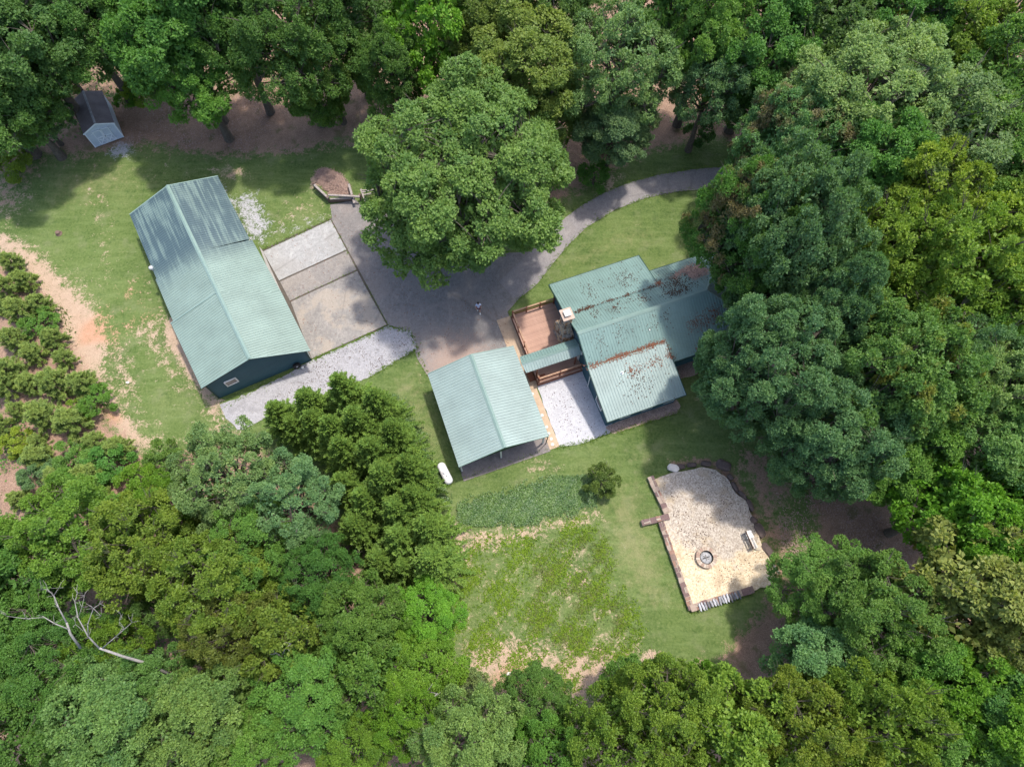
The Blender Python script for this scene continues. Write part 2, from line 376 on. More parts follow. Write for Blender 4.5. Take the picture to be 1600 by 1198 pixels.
grass = mixc(N, L, mth(N, L, 'MULTIPLY', dm, 0.65), grass, ramp(N, L, nD, [(0.3, (0.20, 0.20, 0.09)), (0.7, (0.34, 0.30, 0.16))]))
clayc = mixc(N, L, 0.5, ramp(N, L, nB, [(0.3, (0.36, 0.24, 0.165)), (0.7, (0.47, 0.35, 0.25))]), ramp(N, L, nD, [(0.3, (0.24, 0.16, 0.11)), (0.7, (0.55, 0.43, 0.32))]))
redn = sstep(N, L, tex_noise(N, L, v, 0.12, 2, 0.5), 0.56, 0.66)
clayc = mixc(N, L, mth(N, L, 'MULTIPLY', redn, 0.4), clayc, (0.48, 0.185, 0.085))
litc = mixc(N, L, 0.55, ramp(N, L, nB, [(0.35, (0.20, 0.12, 0.085)), (0.65, (0.34, 0.22, 0.155))]), ramp(N, L, nD, [(0.35, (0.12, 0.07, 0.05)), (0.65, (0.46, 0.32, 0.23))]))
litc = mixc(N, L, mth(N, L, 'MULTIPLY', sstep(N, L, nE, 0.56, 0.68), 0.55), litc, (0.085, 0.105, 0.03))
gravc = ramp(N, L, nD, [(0.3, (0.22, 0.215, 0.22)), (0.7, (0.52, 0.51, 0.53))])
col = mixc(N, L, mask('clay'), grass, clayc)
col = mixc(N, L, mask('litter', 0.36, 0.62, 1.2, .8, .6), col, litc)
col = mixc(N, L, mask('gravel'), col, gravc)
L.new(col, b.inputs['Base Color']); b.inputs['Roughness'].default_value = 0.95; b.inputs['Specular IOR Level'].default_value = 0.1
hh = mth(N, L, 'ADD', nC, mth(N, L, 'MULTIPLY', nD, 0.6))
bump(N, L, hh, 0.7, 0.12, b)
me = mesh_np('ground', V, F, mg, {'clay': ('POINT', clay.ravel()), 'litter': ('POINT', litter.ravel()), 'gravel': ('POINT', grav.ravel()), 'dry': ('POINT', dry.ravel())}, smooth=True)
tag(link('ground', me), kind='structure')

# ------------------------------------------------------------------ paving
def paving_mat(name, a, bcol, warm, ws, dark=0.5, tan=None, tanc=(0.40, 0.30, 0.22)):
    m = bpy.data.materials.new(name); N, L = nodes(m); b = N['Principled BSDF']; v = coords(N)
    n1 = tex_noise(N, L, v, 0.55, 7, 0.72); n2 = tex_noise(N, L, v, 3.2, 6, 0.7); n3 = tex_noise(N, L, v, 22, 3, 0.6)
    c = ramp(N, L, n1, [(0.3, a), (0.68, bcol)])
    c = mixc(N, L, 0.45, c, ramp(N, L, n2, [(0.36, tuple(x * 0.68 for x in a)), (0.66, tuple(min(1, x * 1.2) for x in bcol))]))
    c = mixc(N, L, mth(N, L, 'MULTIPLY', sstep(N, L, tex_noise(N, L, mapping(N, L, v, (1, .35, 1), (0, 0, .6)), 1.3, 7, .8), .53, .63), .32), c, tuple(min(1, x * 1.7) for x in bcol))
    nw = tex_noise(N, L, v, 0.33, 5, 0.65)
    c = mixc(N, L, mth(N, L, 'MULTIPLY', sstep(N, L, nw, 0.46, 0.58), ws), c, warm)
    sp = tex_noise(N, L, v, 1.7, 6, 0.8)
    c = mixc(N, L, mth(N, L, 'MULTIPLY', sstep(N, L, sp, 0.58, 0.66), dark), c, tuple(x * 1.45 for x in bcol))
    if tan is not None:
        d = N.new('ShaderNodeVectorMath'); d.operation = 'DISTANCE'; L.new(v, d.inputs[0]); d.inputs[1].default_value = tan[:3]
        k = sstep(N, L, mth(N, L, 'ADD', mth(N, L, 'DIVIDE', d.outputs['Value'], tan[3]), mth(N, L, 'MULTIPLY', mth(N, L, 'SUBTRACT', n2, 0.5), 1.6)), 1.15, 0.3)
        c = mixc(N, L, mth(N, L, 'MULTIPLY', k, 0.75), c, tanc)
    c = mixc(N, L, 0.15, c, ramp(N, L, n3, [(0.3, (0.02, 0.02, 0.02)), (0.7, (0.8, 0.8, 0.8))]))
    wv = N.new('ShaderNodeTexVoronoi'); wv.feature = 'DISTANCE_TO_EDGE'; wv.inputs['Scale'].default_value = 0.13
    wm = N.new('ShaderNodeMix'); wm.data_type = 'VECTOR'; wm.inputs[0].default_value = 0.12; L.new(v, wm.inputs[4])
    nn = N.new('ShaderNodeTexNoise'); nn.inputs['Scale'].default_value = 1.2; nn.inputs['Detail'].default_value = 5; L.new(v, nn.inputs['Vector']); L.new(nn.outputs['Color'], wm.inputs[5])
    L.new(wm.outputs[1], wv.inputs['Vector'])
    ck = mth(N, L, 'MULTIPLY', mth(N, L, 'SUBTRACT', 1.0, sstep(N, L, wv.outputs[0], 0.0, 0.012)), sstep(N, L, nw, 0.42, 0.55))
    c = mixc(N, L, mth(N, L, 'MULTIPLY', ck, 0.22), c, (0.05, 0.045, 0.04))
    L.new(c, b.inputs['Base Color']); b.inputs['Roughness'].default_value = 0.9; b.inputs['Specular IOR Level'].default_value = 0.2
    bump(N, L, n2, 0.25, 0.015, b); return m
def px_prism(name, px, z0, z1, mat, parent=None, kind=None, wob=0):
    rnd = random.Random(len(px) * 7 + int(px[0][0]))
    poly = [at(x, y, z1)[:2] for x, y in px]
    if wob:
        out = []
        for i in range(len(poly)):
            a, b_ = poly[i], poly[(i + 1) % len(poly)]; n = max(1, int(math.dist(a, b_) / 0.35))
            for k in range(n):
                t = k / n; out.append((a[0] + (b_[0] - a[0]) * t + rnd.uniform(-wob, wob), a[1] + (b_[1] - a[1]) * t + rnd.uniform(-wob, wob)))
        poly = out
    ar = sum(poly[i][0] * poly[(i + 1) % len(poly)][1] - poly[(i + 1) % len(poly)][0] * poly[i][1] for i in range(len(poly)))
    if ar < 0: poly = poly[::-1]
    o = MB().prism(poly, z0, z1).build(name, mat, parent)
    if kind: o['kind'] = kind
    return o
M_drive = paving_mat('driveway_concrete', (0.108, 0.094, 0.086), (0.190, 0.168, 0.156), (0.215, 0.17, 0.145), 0.4, 0.35, (*at(715, 570), 3.6), (0.33, 0.22, 0.165))
M_lane = paving_mat('lane_asphalt', (0.145, 0.128, 0.13), (0.20, 0.18, 0.178), (0.24, 0.21, 0.19), 0.4, 0.2)
M_slabA = paving_mat('pale_slab_concrete', (0.265, 0.26, 0.25), (0.345, 0.337, 0.322), (0.25, 0.225, 0.20), 0.4, 0.3)
M_slabB = paving_mat('brown_slab_concrete', (0.15, 0.13, 0.112), (0.235, 0.208, 0.185), (0.28, 0.23, 0.18), 0.3, 0.35)
M_slabC = paving_mat('tan_stained_slab_concrete', (0.155, 0.138, 0.122), (0.265, 0.238, 0.210), (0.33, 0.27, 0.205), 0.7, 0.4, (*at(500, 510), 5.5), (0.42, 0.335, 0.25))
# driveway: one sheet from the carport round the oak to the lane
px_prism('driveway', [(518, 343), (560, 330), (640, 330), (700, 380), (800, 395), (845, 392), (838, 430), (818, 458), (793, 487), (812, 543), (845, 600), (800, 640), (700, 640), (652, 560), (640, 517), (608, 508)], -0.05, 0.012, M_drive, kind='structure')
lane = [(862, 360), (886, 338), (912, 319), (945, 301), (985, 285), (1030, 273), (1080, 265), (1125, 261), (1180, 262), (1260, 270), (1260, 305), (1180, 296), (1125, 294), (1060, 299), (1010, 309), (960, 328), (915, 356), (885, 386), (862, 414), (838, 445), (806, 470), (780, 440), (830, 392)]
px_prism('lane', lane, -0.05, 0.018, M_lane, kind='structure')
pad = tag(thing('concrete_pad', None, None, at(510, 450)), kind='structure')
pc = at(510, 450)
M_crack = mottle('dark_joint_dirt', (.06, .05, .04), (.12, .10, .08), 3)
px_prism('pad_bed', [(407, 391), (518, 340), (606, 508), (484, 562)], -0.05, 0.006, M_crack, kind='structure')
def slab(px, mat, label, z=0.03):
    poly = [at(x, y, z)[:2] for x, y in px]
    ar = sum(poly[i][0] * poly[(i + 1) % len(poly)][1] - poly[(i + 1) % len(poly)][0] * poly[i][1] for i in range(len(poly)))
    if ar < 0: poly = poly[::-1]
    o = MB(pc[0], pc[1]).prism(poly, -0.06, z).build('slab', mat, pad); o['label'] = label; return o
slab([(411, 393), (516.5, 344), (541, 390), (436, 438)], M_slabA, 'pale grey concrete slab at the lawn end of the pad')
slab([(437.5, 440), (541.8, 392.3), (557, 421), (453, 469.5)], M_slabB, 'brownish concrete slab second from the lawn', 0.028)
slab([(454.5, 471.5), (558, 423.5), (571, 448), (604, 507), (487, 560)], M_slabC, 'large tan stained concrete slab by the gravel', 0.031)
slab([(516, 320), (556, 312), (572, 330), (600, 360), (612, 400), (625, 440), (640, 517), (606.5, 506.5), (519, 343.5)], M_slabB, 'narrow dark slab beside the oak', 0.034).data.materials[0] = M_drive
slab([(405, 385), (410.5, 392), (486, 560), (477, 560), (440, 480)], M_conc_light, 'thin pale edge strip along the barn wall', 0.036)

def gravel_mat(name, c1, c2, leaf, amt, sc=14, region=None, c3=None, c4=None):
    m = bpy.data.materials.new(name); N, L = nodes(m); b = N['Principled BSDF']; v = coords(N)
    vo = N.new('ShaderNodeTexVoronoi'); vo.inputs['Scale'].default_value = sc; L.new(v, vo.inputs['Vector'])
    sp = N.new('ShaderNodeSeparateColor'); L.new(vo.outputs['Color'], sp.inputs[0])
    c = mixc(N, L, sp.outputs[0], c1, c2)
    n1 = tex_noise(N, L, v, 0.9, 6, 0.65); n2 = tex_noise(N, L, v, 9, 4, 0.75)
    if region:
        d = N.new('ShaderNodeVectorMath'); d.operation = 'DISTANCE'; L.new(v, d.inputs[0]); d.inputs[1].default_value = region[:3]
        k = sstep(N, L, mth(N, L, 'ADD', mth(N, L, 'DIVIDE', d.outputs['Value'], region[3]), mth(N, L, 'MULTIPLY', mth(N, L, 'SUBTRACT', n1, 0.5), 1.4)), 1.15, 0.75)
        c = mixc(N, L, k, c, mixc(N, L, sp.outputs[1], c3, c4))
    c = mixc(N, L, mth(N, L, 'MULTIPLY', sstep(N, L, n1, 0.5, 0.66), amt), c, tuple(x * 0.72 for x in c1))
    c = mixc(N, L, mth(N, L, 'MULTIPLY', sstep(N, L, n2, 0.60, 0.66), amt), c, leaf)
    L.new(c, b.inputs['Base Color']); b.inputs['Roughness'].default_value = 0.95; b.inputs['Specular IOR Level'].default_value = 0.1
    bump(N, L, vo.outputs['Distance'], 0.5, 0.03, b); return m
M_gravel = gravel_mat('pale_grey_gravel', (0.27, 0.262, 0.268), (0.375, 0.365, 0.375), (0.30, 0.26, 0.16), 0.5)
M_gravelc = gravel_mat('white_court_gravel', (0.37, 0.365, 0.38), (0.49, 0.485, 0.50), (0.34, 0.31, 0.28), 0.3)
M_pea = gravel_mat('pink_brown_pea_gravel', (0.24, 0.17, 0.14), (0.44, 0.33, 0.28), (0.14, 0.08, 0.05), 0.6)
M_pit = gravel_mat('sandy_pit_gravel', (0.46, 0.35, 0.225), (0.66, 0.555, 0.40), (0.27, 0.22, 0.10), 0.5, 11, (*at(1112, 775, 0.25), 5.0), (0.28, 0.235, 0.19), (0.52, 0.455, 0.38))  # grey-brown patch at the far end: tree shade tinted into the gravel, plus litter
px_prism('gravel_path', [(352, 652), (345, 633), (398, 610), (487, 563), (607, 510), (641, 517), (652, 545), (612, 568), (575, 590), (520, 610), (440, 640), (395, 665), (372, 672)], -0.04, 0.016, M_gravel, kind='structure', wob=0.10)
px_prism('gravel_court', [(838, 590), (840, 606), (874, 697), (893, 696), (918, 690), (952, 676), (958, 664), (914, 575)], -0.04, 0.022, M_gravelc, kind='structure', wob=0.05)
px_prism('gravel_border', [(945, 668), (1000, 640), (1055, 622), (1064, 634), (1058, 644), (1003, 663), (958, 677)], -0.04, 0.026, M_pea, kind='structure', wob=0.05)
px_prism('gravel_bed', [(1052, 570), (1085, 560), (1090, 585), (1064, 592)], -0.04, 0.02, M_pea, kind='structure', wob=0.08)

# ------------------------------------------------------------------ corrugated slopes
def slope(name, pts, eave_a, eave_b, mat, parent, off, sp=0.24, hgt=0.032):
    """pts: 3-D outline of one roof plane (local survey frame); ribs fall at right angles to eave_a->eave_b"""
    P3 = [Vector(p) for p in pts]; e = (Vector(eave_b) - Vector(eave_a)).normalized()
    n = Vector((0, 0, 0))
    for i in range(len(P3)): n += P3[i].cross(P3[(i + 1) % len(P3)])
    n.normalize()
    if n.z < 0: n = -n
    d = n.cross(e).normalized(); o = P3[0]
    q = [((p - o).dot(e), (p - o).dot(d)) for p in P3]
    s0, s1 = min(a for a, _ in q), max(a for a, _ in q)
    S = set()
    k = math.floor(s0 / sp) * sp
    while k < s1 + sp:
        for ds in (0.0, 0.022, 0.055, 0.077): S.add(round(k + ds, 4))
        k += sp
    prof = lambda s: hgt if 0.02 <= (s % sp + 1e-6) <= 0.056 else 0.0
    for a, _ in q: S.add(round(a + 1e-3, 4)); S.add(round(a - 1e-3, 4))
    S = sorted(x for x in S if s0 + 5e-4 < x < s1 - 5e-4)
    rows = []
    for s in S:
        ts = []
        for i in range(len(q)):
            (a0, b0), (a1, b1) = q[i], q[(i + 1) % len(q)]
            if (a0 - s) * (a1 - s) < 0: ts.append(b0 + (b1 - b0) * (s - a0) / (a1 - a0))
        if len(ts) >= 2: rows.append((s, min(ts), max(ts)))
    vs = []; fs = []
    for s, t0, t1 in rows:
        h = prof(s)
        for t in (t0, t1):
            p = o + e * s + d * t
            vs.append(tuple(p + n * (h + 0.02))); vs.append(tuple(p - n * 0.03))
    for i in range(len(rows) - 1):
        a = i * 4; c = a + 4
        fs += [(a, a + 2, c + 2, c), (a + 1, c + 1, c + 3, a + 3), (a, c, c + 1, a + 1), (a + 2, a + 3, c + 3, c + 2)]
    a = (len(rows) - 1) * 4
    fs += [(0, 1, 3, 2), (a, a + 2, a + 3, a + 1)]
    ob = MB(*off).add(vs, fs).build(name, mat, parent); ob['label'] = 'ribbed green metal roof slope'; del ob['label']
    return ob
def cap(name, a, b, mat, parent, off, w=0.34, t=0.05, lift=0.06, drop=0.09):
    a, b = Vector(a), Vector(b); d = (b - a).normalized(); s = Vector((-d.y, d.x, 0)).normalized() * w / 2; L_ = Vector((0, 0, lift))
    vs = [p + q for p in (a, b) for q in (-s + Vector((0, 0, lift - drop)), L_, s + Vector((0, 0, lift - drop)), s + Vector((0, 0, lift - drop - t)), Vector((0, 0, lift - t)), -s + Vector((0, 0, lift - drop - t)))]
    fs = [(0, 6, 7, 1), (1, 7, 8, 2), (2, 8, 9, 3), (3, 9, 10, 4), (4, 10, 11, 5), (5, 11, 6, 0), (0, 1, 4, 5), (1, 2, 3, 4), (6, 11, 10, 7), (7, 10, 9, 8)]
    return MB(*off).add([tuple(v) for v in vs], fs).build(name, mat, parent)
def lap_wall(name, a, b, z0, top, mat, parent, off, course=0.2):
    """a, b ends (u,v); top(s in 0..1) -> height; clapboard courses with real laps; outward = right of a->b"""
    a = Vector((*a, 0)); b = Vector((*b, 0)); d = b - a; Ln = d.length; d.normalize(); n = Vector((d.y, -d.x, 0))
    vs = []; fs = []; zmax = max(top(i / 40) for i in range(41)); z = z0; ss = [i / 24 for i in range(25)]
    while z < zmax:
        z1 = z + course
        for i in range(24):
            tA, tB = top(ss[i]), top(ss[i + 1])
            if max(tA, tB) <= z: continue
            if i > 0 and 0: pass
            za, zb = min(z1, tA), min(z1, tB)
            if za <= z and zb <= z: continue
            za = max(za, z); zb = max(zb, z)
            k = len(vs); pa = a + d * (ss[i] * Ln); pb = a + d * (ss[i + 1] * Ln)
            vs += [tuple(pa + n * 0.022 + Vector((0, 0, z))), tuple(pb + n * 0.022 + Vector((0, 0, z))),
                   tuple(pb + n * 0.004 + Vector((0, 0, zb))), tuple(pa + n * 0.004 + Vector((0, 0, za))),
                   tuple(pa + Vector((0, 0, z))), tuple(pb + Vector((0, 0, z)))]
            fs += [(k, k + 1, k + 2, k + 3), (k, k + 4, k + 5, k + 1)]
        z = z1
    # backing
    N_ = 24; k = len(vs)
    for s in [i / N_ for i in range(N_ + 1)]:
        p = a + d * (s * Ln) - n * 0.10
        vs += [tuple(p + Vector((0, 0, z0))), tuple(p + Vector((0, 0, top(s)))), tuple(p + n * 0.10 + Vector((0, 0, z0))), tuple(p + n * 0.10 + Vector((0, 0, top(s))))]
    for i in range(N_):
        c = k + i * 4; e = c + 4; fs += [(c, c + 1, e + 1, e), (c + 2, e + 2, e + 3, c + 3), (c + 1, c + 3, e + 3, e + 1), (c, e, e + 2, c + 2)]
    e = k + N_ * 4; fs += [(k, k + 2, k + 3, k + 1), (e, e + 1, e + 3, e + 2)]
    return MB(*off).add(vs, fs).build(name, mat, parent)
def frame_loc(u, v, deg):
    c, s = math.cos(R(deg)), math.sin(R(deg)); return (u * c - v * s, u * s + v * c, 0)

# ------------------------------------------------------------------ barn (frame 28.8 deg)
BD = 28.8; bo = (-8.2, 29.6, 0)
barn = thing('barn', 'long green metal roofed barn with dark teal walls beside the concrete pad', 'barn', frame_loc(bo[0], bo[1], BD), R(BD))
rN, rM, rM2, rS = (-8.35, 49.15, 4.30), (-8.20, 41.3, 4.32), (-8.12, 36.5, 4.34), (-7.95, 29.62, 4.36)
slope('roof_slope', [rN, rM, (-12.55, 41.5, 2.92), (-12.58, 49.1, 2.92)], (-12.55, 41.5, 2.92), (-12.58, 49.1, 2.92), M_roof_barn, barn, bo)
slope('roof_slope', [rM, rM2, (-12.62, 36.7, 2.90), (-12.66, 41.5, 2.90)], (-12.62, 36.7, 2.90), (-12.66, 41.5, 2.90), M_roof_barn, barn, bo)
slope('roof_slope', [(-8.12, 36.55, 4.42), (-7.95, 29.62, 4.42), (-12.56, 29.88, 2.96), (-12.84, 36.65, 2.96)], (-12.56, 29.88, 2.96), (-12.84, 36.65, 2.96), M_roof_barn, barn, bo)
slope('roof_slope', [rN, rM, (-4.0, 41.45, 2.92), (-4.13, 49.3, 2.92)], (-4.0, 41.45, 2.92), (-4.13, 49.3, 2.92), M_roof_barn, barn, bo)
slope('roof_slope', [rM, rM2, (-3.55, 35.1, 2.94), (-3.84, 41.2, 2.94)], (-3.55, 35.1, 2.94), (-3.84, 41.2, 2.94), M_roof_barn, barn, bo)
slope('roof_slope', [(-8.12, 36.55, 4.42), (-7.95, 29.62, 4.42), (-3.46, 28.72, 2.96), (-3.52, 35.15, 2.96)], (-3.46, 28.72, 2.96), (-3.52, 35.15, 2.96), M_roof_barn, barn, bo)
cap('ridge_cap', (-8.37, 49.25, 4.34), (-8.12, 36.6, 4.38), M_cap, barn, bo); cap('ridge_cap', (-8.12, 36.62, 4.47), (-7.95, 29.56, 4.47), M_cap, barn, bo)
for a, b_ in (((-12.86, 36.68, 2.99), (-8.14, 36.6, 4.47)), ((-12.58, 29.84, 2.97), (-7.95, 29.56, 4.43)), ((-3.44, 28.68, 2.97), (-7.95, 29.56, 4.43)), ((-12.6, 49.14, 2.93), (-8.36, 49.2, 4.32)), ((-4.12, 49.34, 2.93), (-8.34, 49.2, 4.32))):
    MB(*bo).bar(a, b_, 0.10, 0.05).build('verge_trim', M_cap, barn)
for a, b_ in (((-12.58, 29.88, 2.84), (-7.95, 29.62, 4.28)), ((-3.50, 28.76, 2.84), (-7.95, 29.62, 4.28))):
    MB(*bo).bar(a, b_, 0.05, 0.16).build('fascia', M_fascia, barn)
gz = lambda s: 2.86 + (1.0 - abs(s - 0.52) / 0.52) * 1.42 if s < 0.52 else 2.86 + (1 - (s - 0.52) / 0.48) * 1.42
lap_wall('wall', (-12.22, 29.9), (-3.95, 29.42), 0, gz, M_siding, barn, bo)
lap_wall('wall', (-3.93, 29.43), (-3.93, 41.1), 0, lambda s: 3.0, M_siding, barn, bo)
lap_wall('wall', (-4.35, 41.1), (-4.35, 49.0), 0, lambda s: 2.9, M_siding, barn, bo)
lap_wall('wall', (-12.24, 48.9), (-12.24, 29.9), 0, lambda s: 2.95, M_siding, barn, bo)
lap_wall('wall', (-4.35, 49.0), (-12.2, 48.9), 0, gz, M_siding, barn, bo)
MB(*bo).box(-12.27, -12.17, 29.84, 29.94, 0, 2.86).build('corner_board', M_fascia, barn)
MB(*bo).box(-4.0, -3.88, 29.36, 29.46, 0, 2.9).build('corner_board', M_fascia, barn)
wf = MB(*bo)
# window set in the gable
wy = 29.74
for a, b_ in (((-10.9, 0, 1.52), (-9.95, 0, 1.52)), ((-10.9, 0, 2.28), (-9.95, 0, 2.28)), ((-10.9, 0, 1.48), (-10.9, 0, 2.32)), ((-9.95, 0, 1.48), (-9.95, 0, 2.32))):
    wf.bar((a[0], wy + 0.02 * (a[0] < -10.5), a[2]), (b_[0], wy, b_[2]), 0.09, 0.09, (0, 1, 0))
win = MB(*bo).box(-10.88, -9.97, wy - 0.0, wy + 0.06, 1.5, 2.3).build('window', M_glass, barn)
wf.build('frame', M_white, win)
MB(*bo).box(-3.92, -3.84, 33.3, 34.2, 0.9, 1.9).build('wall_box', M_brownwood, barn)
# round turbine vent on the left eave
tv = frame_loc(-12.55, 42.5, BD)
vt = thing('turbine_vent', 'small round turbine vent on the far eave of the barn', 'roof vent', (tv[0], tv[1], 3.02), 0)
MB().lathe([(0.09, -0.05), (0.09, 0.16), (0.17, 0.2), (0.2, 0.3), (0.15, 0.4), (0.03, 0.43)], 0, 0, 12).build('hood', M_pipe, vt)
for k in range(6): MB().bar((0.18 * math.cos(k), 0.18 * math.sin(k), 0.2), (0.12 * math.cos(k + .3), 0.12 * math.sin(k + .3), 0.41), 0.015, 0.03).build('vane', M_black, vt)
# black dish leaning at the barn's front corner, small white jug next to it
dp = at(464, 572, 0.35)
dish = thing('hose_reel', 'round black hose reel against the barn wall at its front corner', 'hose reel', (dp[0], dp[1], 0), R(BD))
MB().tube([(0, -0.10, 0.42), (0, -0.04, 0.42), (0, 0.06, 0.42), (0, 0.12, 0.42)], [0.34, 0.34, 0.18, 0.33], 16).build('reel', M_black, dish)
MB().tube([(0, -0.14, 0.42), (0, -0.10, 0.42)], [0.06, 0.10], 10).build('hub', M_pipe, dish)
for x_ in (-.2, .2): MB().bar((x_, 0, 0.1), (x_ * 1.3, 0, 0), 0.05, 0.05).build('foot', M_black, dish)
jp = at(473, 575, 0.1)
jug = thing('white_jug', 'small white jug standing beside the black hose reel', 'jug', (jp[0], jp[1], 0.016))
MB().lathe([(0.10, 0), (0.12, 0.03), (0.12, 0.22), (0.05, 0.30), (0.04, 0.34)], 0, 0, 12).build('body', M_white, jug, True)
MB().tube([(0.10, 0, 0.24), (0.16, 0, 0.2), (0.11, 0, 0.1)], [0.015] * 3, 6).build('handle', M_white, jug)

# ------------------------------------------------------------------ carport (frame 19.6 deg)
HD = 19.6; co = (4.4, 18.3, 0)
cp = thing('carport', 'open carport with pale green gabled metal roof between barn and house', 'carport', frame_loc(co[0], co[1], HD), R(HD))
z0, z1 = 2.80, 3.88
slope('roof_slope', [(4.42, 22.46, z1), (4.42, 14.17, z1), (0.62, 14.17, z0), (0.62, 22.44, z0)], (0.62, 14.17, z0), (0.62, 22.44, z0), M_roof_carport, cp, co)
slope('roof_slope', [(4.42, 22.46, z1), (4.42, 14.17, z1), (8.15, 14.17, z0), (8.15, 22.46, z0)], (8.15, 14.17, z0), (8.15, 22.46, z0), M_roof_carport, cp, co)
cap('ridge_cap', (4.42, 22.5, z1 + .03), (4.42, 14.12, z1 + .03), M_cap, cp, co)
for u in (0.62, 8.15):
    for vv in (14.14, 22.49): MB(*co).bar((u, vv, z0 - 0.01), (4.42, vv, z1 - 0.01), 0.06, 0.12).build('verge_trim', M_cap, cp)
for vv in (14.30, 22.30):
    MB(*co).add([(0.75, vv - .03, z0 - .14), (8.02, vv - .03, z0 - .14), (4.42, vv - .03, z1 - .07), (0.75, vv + .03, z0 - .14), (8.02, vv + .03, z0 - .14), (4.42, vv + .03, z1 - .07)],
                [(0, 1, 2), (5, 4, 3), (0, 3, 4, 1), (1, 4, 5, 2), (2, 5, 3, 0)]).build('gable_panel', M_fascia, cp)
for u in (0.78, 8.0):
    MB(*co).box(u - .05, u + .05, 14.4, 22.2, z0 - .24, z0 - .06).build('beam', M_fascia, cp)
for u, vv in ((0.8, 14.5), (4.2, 14.5), (7.9, 14.5), (0.8, 18.3), (7.9, 18.3), (0.8, 22.1), (7.9, 22.1)):
    MB(*co).box(u - .06, u + .06, vv - .06, vv + .06, 0.05, z0 - .2).build('post', M_white, cp)
for u in (0.6, 8.2): MB(*co).tube([(u, 14.3, z0 - .1), (u, 14.32, 2.2), (u + (0.1 if u < 4 else -0.1), 14.35, 0.05)], [0.04] * 3, 8).build('downspout', M_fascia, cp)
M_cslab = paving_mat('carport_slab_concrete', (0.10, 0.082, 0.078), (0.19, 0.16, 0.15), (0.22, 0.17, 0.14), 0.4, 0.2)
cs = tag(thing('carport_floor', None, None, frame_loc(co[0], co[1], HD), R(HD)), kind='structure')
MB(*co).box(0.66, 8.25, 13.62, 22.3, -0.05, 0.05).build('slab', M_cslab, cs)
M_path = mottle('tan_path_concrete', (0.34, 0.24, 0.16), (0.50, 0.38, 0.27), 1.2, 0.9, 0.3, 0.01)
MB(*co).box(8.26, 9.12, 13.75, 19.3, -0.05, 0.045).build('slab', M_path, cs)
MB(*co).box(8.0, 9.29, 19.32, 26.6, -0.05, 0.04).build('slab', M_path, cs)
rr = random.Random(3)
for k, t in enumerate((14.1, 14.6, 15.1, 15.7, 16.8, 18.9)):
    MB(*co).lathe([(0.13, 0.03), (0.14, 0.07), (0.11, 0.085)], 8.65 + rr.uniform(-.08, .12), t, 10).build('stepping_stone', M_palerock, cs)

# ------------------------------------------------------------------ walkway roof, deck
wo = (10.8, 20.7, 0)
wk = thing('covered_walkway', 'narrow green metal roofed walkway linking the carport and the house', 'walkway', frame_loc(wo[0], wo[1], HD), R(HD))
slope('roof_slope', [(8.2, 20.68, 2.98), (13.3, 20.68, 2.98), (13.3, 21.46, 2.62), (8.32, 21.46, 2.62)], (8.32, 21.46, 2.62), (13.3, 21.46, 2.62), M_roof_house, wk, wo)
slope('roof_slope', [(8.2, 20.68, 2.98), (13.3, 20.68, 2.98), (13.3, 19.93, 2.62), (8.35, 19.93, 2.62)], (8.35, 19.93, 2.62), (13.3, 19.93, 2.62), M_roof_carport, wk, wo)
cap('ridge_cap', (8.2, 20.68, 3.0), (13.34, 20.68, 3.0), M_cap, wk, wo, w=0.22)
for u in (9.4, 12.9):
    for vv in (20.1, 21.3): MB(*wo).box(u - .05, u + .05, vv - .05, vv + .05, 0.5, 2.6).build('post', M_rail, wk)

do = (11.3, 22.8, 0)
dk = thing('deck', 'red brown wooden deck with railings between driveway and house', 'deck', frame_loc(do[0], do[1], HD), R(HD))
dz = 0.5
fr = MB(*do).box(9.30, 9.36, 19.42, 26.35, 0.02, dz - .03).box(9.36, 13.4, 26.29, 26.35, 0.02, dz - .03).box(9.36, 13.4, 19.42, 19.48, 0.02, dz - .03)
fr.build('skirt_board', M_rail, dk)
bd0 = None; rr = random.Random(8)
dkv = [mottle('deck_board_stain_%s' % n, tuple(x * f for x in (0.34, 0.20, 0.145)), tuple(x * f for x in (0.45, 0.285, 0.215)), 1.5, 0.8, 0.3) for n, f in (('a', 0.93), ('b', 1.0), ('c', 1.07))]
vv = 19.42; bmesh_cache = [MB().box(-2.07, 2.05, 0.004, 0.139, dz - .03, dz).mesh('board', m_) for m_ in dkv]
while vv < 26.3:
    o = link('board', bmesh_cache[rr.randrange(3)], dk); o.location = (11.38 - do[0], vv - do[1], rr.uniform(-.002, .002)); vv += 0.145
def railing(p0, p1, nposts, zf=dz, hh=0.95):
    p0, p1 = Vector((*p0, 0)), Vector((*p1, 0)); d = (p1 - p0)
    for i in range(nposts):
        q = p0 + d * i / (nposts - 1); MB(*do).box(q.x - .05, q.x + .05, q.y - .05, q.y + .05, zf, zf + hh + .06).build('post', M_rail, dk)
    for z, m_, h in ((zf + hh - .02, M_railtop, .04), (zf + 0.62, M_rail, .12), (zf + 0.32, M_rail, .12)):
        w_ = 0.13 if h < .05 else 0.035
        MB(*do).bar((p0.x, p0.y, z), (p1.x, p1.y, z), w_, h).build('rail', m_, dk)
railing((9.40, 26.25), (13.3, 26.25), 4); railing((9.40, 26.12), (9.40, 21.6), 4); railing((9.40, 19.52), (13.25, 19.52), 3); railing((9.42, 19.62), (9.42, 20.0), 2)
MB(*do).box(8.75, 9.28, 20.0, 21.3, 0.01, 0.25).build('step', M_rail, dk)
MB(*do).box(9.6, 10.1, 19.75, 20.05, dz + .01, dz + .30).build('planter', M_rail, dk)

